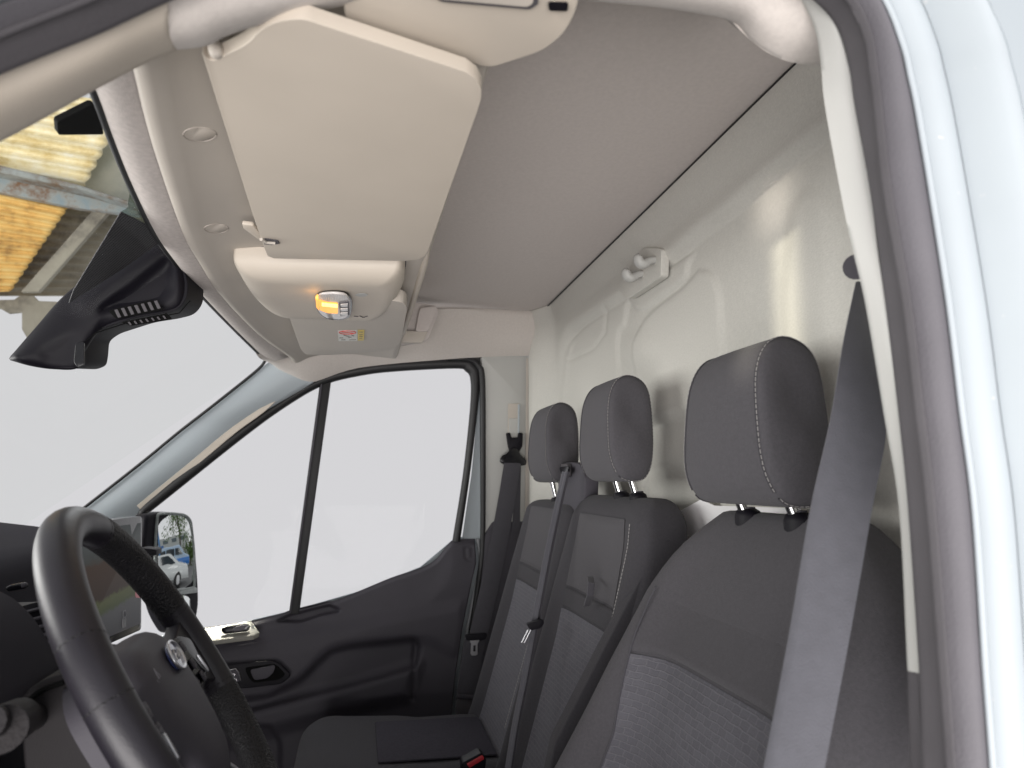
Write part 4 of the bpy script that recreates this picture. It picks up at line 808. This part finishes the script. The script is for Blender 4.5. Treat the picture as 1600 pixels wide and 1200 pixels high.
# ---- touch screen
dsp = thing('touch_screen', 'black framed dashboard touch screen with a street reflection painted into its glow', 'screen', V(1.25, .47, -.23))
_tl, _tr, _br, _bl = px(96, 822, X=1.10), px(222, 806, X=1.45), px(221, 984, X=1.45), px(118, 1030, X=1.10)
def dpt(a, b, n=0): return _bl.lerp(_br, a).lerp(_tl.lerp(_tr, a), b) + Vector((0, -n, 0))
slab('screen_body', [dpt(*q) for q in fillet([(0, 0), (1, 0), (1, 1), (0, 1)], .04)], (0, .02, 0), M['gloss'], dsp, .004, 3)
def screen_mat():  # reflected street put into the screen's emission colour
    m = bpy.data.materials.new('screen_reflection'); m.use_nodes = True; nt = m.node_tree; b = nt.nodes['Principled BSDF']
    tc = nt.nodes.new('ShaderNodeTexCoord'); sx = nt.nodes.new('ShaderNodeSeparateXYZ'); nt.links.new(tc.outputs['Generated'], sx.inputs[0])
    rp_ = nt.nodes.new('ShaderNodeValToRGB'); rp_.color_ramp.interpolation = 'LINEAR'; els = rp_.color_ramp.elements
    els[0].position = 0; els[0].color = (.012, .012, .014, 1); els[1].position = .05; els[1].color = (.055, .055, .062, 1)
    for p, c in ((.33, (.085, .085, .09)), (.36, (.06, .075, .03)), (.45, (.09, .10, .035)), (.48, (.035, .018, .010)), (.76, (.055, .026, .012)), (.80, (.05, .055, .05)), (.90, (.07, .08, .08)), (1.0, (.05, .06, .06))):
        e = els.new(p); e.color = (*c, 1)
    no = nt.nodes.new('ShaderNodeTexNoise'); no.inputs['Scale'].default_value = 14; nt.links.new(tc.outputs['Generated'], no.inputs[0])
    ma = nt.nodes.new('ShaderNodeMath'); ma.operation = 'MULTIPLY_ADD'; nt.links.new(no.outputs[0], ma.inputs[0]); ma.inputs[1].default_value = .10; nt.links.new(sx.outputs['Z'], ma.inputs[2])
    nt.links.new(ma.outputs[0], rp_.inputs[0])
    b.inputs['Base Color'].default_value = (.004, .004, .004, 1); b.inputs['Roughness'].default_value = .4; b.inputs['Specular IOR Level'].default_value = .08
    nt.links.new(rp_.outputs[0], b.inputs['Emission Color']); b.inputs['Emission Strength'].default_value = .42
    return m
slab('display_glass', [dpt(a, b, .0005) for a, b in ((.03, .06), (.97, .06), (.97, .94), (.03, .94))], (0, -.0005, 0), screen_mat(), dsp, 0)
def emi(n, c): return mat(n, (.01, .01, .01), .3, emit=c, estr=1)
slab('reflected_car', [dpt(a, b, .0015) for a, b in fillet([(.86, .30), (.97, .28), (.97, .55), (.93, .56), (.87, .45)], .03)], (0, -.0002, 0), emi('screen_red', (.13, .008, .014)), dsp, 0)  # reflected cars and gap painted as glowing shapes
slab('reflected_car_window', [dpt(a, b, .0019) for a, b in ((.88, .50), (.97, .50), (.97, .60), (.91, .61))], (0, -.0002, 0), emi('screen_dark', (.02, .022, .025)), dsp, 0)
slab('reflected_gap', [dpt(a, b, .0015) for a, b in ((.60, .55), (.70, .52), (.72, .80), (.58, .78))], (0, -.0002, 0), emi('screen_pale', (.11, .10, .085)), dsp, 0)
slab('reflected_parked_car', [dpt(a, b, .0015) for a, b in fillet([(.30, .76), (.62, .70), (.62, .82), (.45, .90), (.30, .90)], .04)], (0, -.0002, 0), emi('screen_grey', (.07, .075, .075)), dsp, 0)
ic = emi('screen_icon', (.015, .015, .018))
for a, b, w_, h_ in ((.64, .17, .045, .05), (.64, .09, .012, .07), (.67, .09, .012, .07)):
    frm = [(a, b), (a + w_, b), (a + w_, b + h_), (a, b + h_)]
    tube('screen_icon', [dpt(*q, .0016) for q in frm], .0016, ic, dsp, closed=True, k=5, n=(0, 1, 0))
# ================================================================== OUTSIDE: CANOPY AHEAD
# old steel canopy seen through the windscreen: two corrugated sheets, rusty blue beam, grey sheets painted for shade and reflection
def sheet_mat(name, c1, c2, c3, sc=3.0, transl=0):
    m = mat(name, c1, .8); nt = m.node_tree; b = nt.nodes['Principled BSDF']
    tc = nt.nodes.new('ShaderNodeTexCoord'); no = nt.nodes.new('ShaderNodeTexNoise'); no.inputs['Scale'].default_value = sc; no.inputs['Detail'].default_value = 8; no.inputs['Roughness'].default_value = .7; nt.links.new(tc.outputs['Object'], no.inputs[0])
    rp_ = nt.nodes.new('ShaderNodeValToRGB'); e = rp_.color_ramp.elements; e[0].position = .36; e[0].color = (*c3, 1); e[1].position = .62; e[1].color = (*c1, 1); k = e.new(.5); k.color = (*c2, 1)
    nt.links.new(no.outputs[0], rp_.inputs[0]); nt.links.new(rp_.outputs[0], b.inputs['Base Color'])
    return m
XC = 5.0
def corr(name, quad, rows, amp, m, parent, cols=40, X=XC, tilt=0):
    """corrugated sheet filling a photo quad (tl,tr,br,bl) at depth X; ridges run along its length"""
    tl, trr, br_, bl = [np.array(q, float) for q in quad]; per = 10; nr = rows * per; vs = []
    for j in range(nr + 1):
        t = j / nr
        for i in range(cols + 1):
            s = i / cols; q = lerp(lerp(tl, trr, s), lerp(bl, br_, s), t)
            ph = (t * rows) % 1
            d = amp * (1 - abs(math.sin(math.pi * t * rows)) ** .8)
            p = px(q[0], q[1], X=X + tilt * (1 - t)); vs.append(p + Vector((-d, 0, -d * .4)))
    fs = [(j * (cols + 1) + i, j * (cols + 1) + i + 1, (j + 1) * (cols + 1) + i + 1, (j + 1) * (cols + 1) + i) for j in range(nr) for i in range(cols)]
    o = mesh(name, vs, fs, m, parent, 180); so = o.modifiers.new('t', 'SOLIDIFY'); so.thickness = .006
    return o
cn = thing('canopy', 'weathered steel canopy with corrugated sheets seen through the windscreen', 'canopy', px(-260, 750, X=5.0) - Vector((0, 0, 1.6)))
corr('roof_sheet', [(-260, 82), (200, 165), (128, 303), (-260, 235)], 8, .05, sheet_mat('cream_sheet', (.86, .82, .66), (.80, .72, .48), (.62, .50, .24), 5), cn)
corr('wall_sheet', [(-260, 232), (112, 318), (18, 455), (-260, 460)], 13, .03, sheet_mat('yellow_sheet', (.74, .53, .20), (.68, .44, .14), (.36, .21, .07), 6), cn)
gs = sheet_mat('shade_and_bracket_grey', (.33, .31, .25), (.28, .26, .21), (.11, .10, .085), 3)  # grey of the painted shade, also used on the bracket
corr('shade_sheet', [(60, 300), (260, 330), (260, 462), (-60, 462)], 12, .025, gs, cn, X=XC + .35)  # added grey sheet carries the shaded region in its colour
gs2 = sheet_mat('pale_reflection_grey', (.50, .50, .42), (.42, .43, .37), (.33, .34, .28), 2)
slab('reflection_plate', [px(u, v, X=XC + .2) for u, v in ((140, 150), (260, 150), (260, 345), (196, 332), (110, 296))], (.02, 0, 0), gs2, cn, .004, 1)  # pale grey plate added for the reflection on the windscreen
rust = sheet_mat('rusty_blue_paint', (.24, .30, .33), (.30, .32, .31), (.18, .10, .055), 7)
slab('beam_web', [px(u, v, X=XC - .10) for u, v in ((-260, 215), (0, 276), (120, 303), (215, 325), (216, 336), (118, 324), (0, 300), (-260, 245))], (.06, 0, 0), rust, cn, .006, 1)
slab('beam_flange', [px(u, v, X=XC - .22) for u, v in ((-260, 200), (0, 258), (118, 287), (214, 318), (214, 322), (118, 294), (0, 269), (-260, 211))], (.2, 0, 0), sheet_mat('blue_flange', (.30, .33, .32), (.24, .25, .24), (.16, .11, .07), 6), cn, .006, 1)
slab('shade_strip', [px(u, v, X=XC - .05) for u, v in ((150, 322), (172, 328), (60, 456), (32, 456))], (.04, 0, 0), gs, cn, .004, 1)  # grey strip added for the diagonal band of shade
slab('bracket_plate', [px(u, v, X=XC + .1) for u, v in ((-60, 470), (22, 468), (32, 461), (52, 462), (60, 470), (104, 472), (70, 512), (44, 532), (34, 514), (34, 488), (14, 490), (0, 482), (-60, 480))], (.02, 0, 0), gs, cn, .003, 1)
box('post', (4.9, 3.85, -1.6), (5.1, 4.05, 2.9), rust, cn, .01)
# ================================================================== BEHIND THE VAN: only what the wing mirror shows
yard = struct(mesh('yard', [(x, y, 0) for x, y in ((-3, 2), (3.5, 2), (3.5, -4.5), (20, -4.5), (36, -30), (36, -60), (-3, -60))], [(0, 1, 2, 3, 4, 5, 6)], mat('asphalt', (.16, .16, .16), .9, var=.15, vscale=2), None, flat=True))
cpt = pxp(274, 864, MC, n0); vd = (cpt - Vector((0, 0, H))).normalized(); rd = vd - n0 * 2 * vd.dot(n0)
hdg = math.atan2(rd.y, rd.x)
def pol(dist, deg, z=0):
    """a spot on the ground: metres from the mirror, degrees round from the mirror's own view"""
    a = hdg + math.radians(deg); return Vector((cpt.x + dist * math.cos(a), cpt.y + dist * math.sin(a), z))
def car(name, lab, dist, deg, turn, L, Wd, side, belt, roofc, paint, paint2, grp):
    root_p = pol(dist, deg); t = thing(name, lab, grp, root_p)
    a = hdg + math.radians(deg) + math.pi / 2 + math.radians(turn); f = Vector((math.cos(a), math.sin(a), 0)); s = Vector((-f.y, f.x, 0))
    def P(x, y, z): return root_p + f * x + s * y + Vector((0, 0, z))
    slab('body', [P(x, -Wd / 2, z) for x, z in fillet(side, .12)], s * Wd, paint, t, .10, 3, 50)
    slab('lower_body', [P(x, -Wd / 2 - .02, z) for x, z in fillet(belt, .08)], s * (Wd + .04), paint2, t, .06, 2, 50)
    gm = mat('car_glass', (.03, .04, .05), .08)
    for k, w_ in enumerate(roofc):
        for yy in (-Wd / 2 - .022, Wd / 2 - .008): slab('window', [P(x, yy, z) for x, z in fillet(w_, .06)], s * .03, gm, t, .006, 1)
    for x in (-L * .30, L * .31):
        for yy in (-Wd / 2 - .03, Wd / 2 - .19):
            c0 = P(x, yy, .33); cyl = [c0 + f * .33 * math.cos(q) + Vector((0, 0, .33 * math.sin(q))) for q in np.linspace(0, 2 * math.pi, 20, endpoint=False)]
            wl = slab('wheel', cyl, s * .22, M['blackrub'], t, .03, 2)
            slab('rim', [c0 - s * .004 + f * .2 * math.cos(q) + Vector((0, 0, .2 * math.sin(q))) for q in np.linspace(0, 2 * math.pi, 14, endpoint=False)], s * .23, M['steelw'], wl, .01, 1)
    return t
blue = mat('car_blue', (.03, .20, .62), .25, coat=.5); pale = mat('car_pale_blue', (.42, .56, .72), .25, coat=.5); silv = mat('car_silver', (.62, .64, .64), .25, coat=.5)
car('parked_van', 'blue and pale two tone minivan reflected in the wing mirror', 17, -2.5, 4, 4.9, 1.95,
    [(-2.4, .35), (-2.42, 1.3), (-2.25, 1.95), (1.0, 1.98), (1.75, 1.25), (2.4, 1.05), (2.45, .35)], [(-2.42, .45), (-2.42, 1.02), (2.42, 1.0), (2.44, .45)],
    [[(-2.1, 1.25), (-2.05, 1.75), (-.9, 1.78), (-.9, 1.25)], [(-.8, 1.25), (-.8, 1.78), (.3, 1.78), (.3, 1.25)], [(.4, 1.25), (.4, 1.78), (.95, 1.76), (1.5, 1.25)]], pale, blue, 'van')
car('parked_car', 'silver car parked in front of the blue minivan in the mirror', 9.5, -7.5, 8, 4.3, 1.8,
    [(-2.1, .3), (-2.1, .9), (-1.5, 1.0), (-.8, 1.45), (.6, 1.45), (1.3, .98), (2.05, .85), (2.1, .3)], [(-2.12, .38), (-2.12, .8), (2.1, .75), (2.12, .38)],
    [[(-1.3, 1.0), (-.75, 1.36), (-.1, 1.36), (-.1, 1.0)], [(0, 1.0), (0, 1.36), (.55, 1.36), (1.1, 1.0)]], silv, silv, 'car')
leaf = [mat('leaf_green', (.09, .16, .035), .7), mat('leaf_dark', (.045, .09, .02), .7)]
def tree(lab, dist, deg, hgt, rad, base, nl=1500):
    p = pol(dist, deg); t = thing('tree', lab, 'tree', p); tr_ = mat('bark', (.10, .08, .06), .9)
    tube('trunk', [p, p + Vector((.1, 0, hgt * .4)), p + Vector((0, .1, hgt * .8))], .16, tr_, t, k=8)
    for k in range(9):
        a = k * 2.4; z = base + (hgt - base) * k / 11
        tube('limb', [p + Vector((0, 0, z)), p + Vector((math.cos(a) * rad * .7, math.sin(a) * rad * .7, z + rad * .5))], .05, tr_, t, k=5)
    vs, fs = [], []
    cl = [(random.gauss(0, rad * .45), random.gauss(0, rad * .45), random.uniform(base, hgt)) for _ in range(26)]
    for k in range(nl):
        c = random.choice(cl); q = p + Vector((c[0] + random.gauss(0, .45), c[1] + random.gauss(0, .45), c[2] + random.gauss(0, .4)))
        n = Vector((random.gauss(0, 1), random.gauss(0, 1), random.gauss(0, 1))).normalized(); o = n.orthogonal().normalized(); w_ = n.cross(o); z = random.uniform(.10, .2); b = len(vs)
        vs += [q - o * z, q - w_ * z * .5, q + o * z, q + w_ * z * .5]; fs.append((b, b + 1, b + 2, b + 3))
    mesh('crown', vs, fs, leaf[0], t, flat=True, recalc=False)['kind'] = 'stuff'
tree('leafy tree rising behind the parked minivan in the mirror', 24, 1.2, 9.5, 2.6, 3.2)
tree('low bush at the front of the parked minivan in the mirror', 21, 6.5, 2.8, 1.0, .5, 700)
bl = thing('shed_building', 'pale industrial shed across the yard in the wing mirror', 'building', pol(40, -8))
bf = Vector((math.cos(hdg + math.pi / 2), math.sin(hdg + math.pi / 2), 0)); bd = Vector((math.cos(hdg), math.sin(hdg), 0))
bp = pol(40, -8)
slab('wall', [bp - bf * 9 + Vector((0, 0, 0)), bp + bf * 9, bp + bf * 9 + Vector((0, 0, 4.6)), bp - bf * 9 + Vector((0, 0, 4.6))], bd * 6, mat('shed_wall', (.50, .52, .52), .7), bl, .02, 1)
slab('blue_gate', [bp - bf * 6 - bd * .06 + Vector((0, 0, 0)), bp + bf * 1 - bd * .06, bp + bf * 1 - bd * .06 + Vector((0, 0, 3.2)), bp - bf * 6 - bd * .06 + Vector((0, 0, 3.2))], bd * .05, mat('gate_blue', (.06, .16, .42), .5), bl, .01, 1)
for k in range(6):
    q = bp + bf * (-7.5 + k * 2.8) - bd * .05 + Vector((0, 0, 3.5)); slab('window', [q, q + bf * 1.6, q + bf * 1.6 + Vector((0, 0, .7)), q + Vector((0, 0, .7))], bd * .04, mat('shed_glass', (.12, .15, .17), .2), bl, .01, 1)
lpp = pol(14, -8.5); tag(tube('lamp_post', [lpp, lpp + Vector((0, 0, 5.5)), lpp + Vector((.3, 0, 6.2)), lpp + Vector((1, 0, 6.4))], .07, mat('post_blue', (.07, .20, .42), .5), None, k=10), 'slim blue post standing beside the minivan in the mirror', 'post')
gv = pol(26, -9); struct(mesh('verge', [gv - bf * 6 + Vector((0, 0, .01)), gv + bf * 6 + Vector((0, 0, .01)), gv + bf * 6 + bd * 8 + Vector((0, 0, .05)), gv - bf * 6 + bd * 8 + Vector((0, 0, .05))], [(0, 1, 2, 3)], mat('verge_grass', (.28, .32, .05), .9, var=.3, vscale=3), None, flat=True))
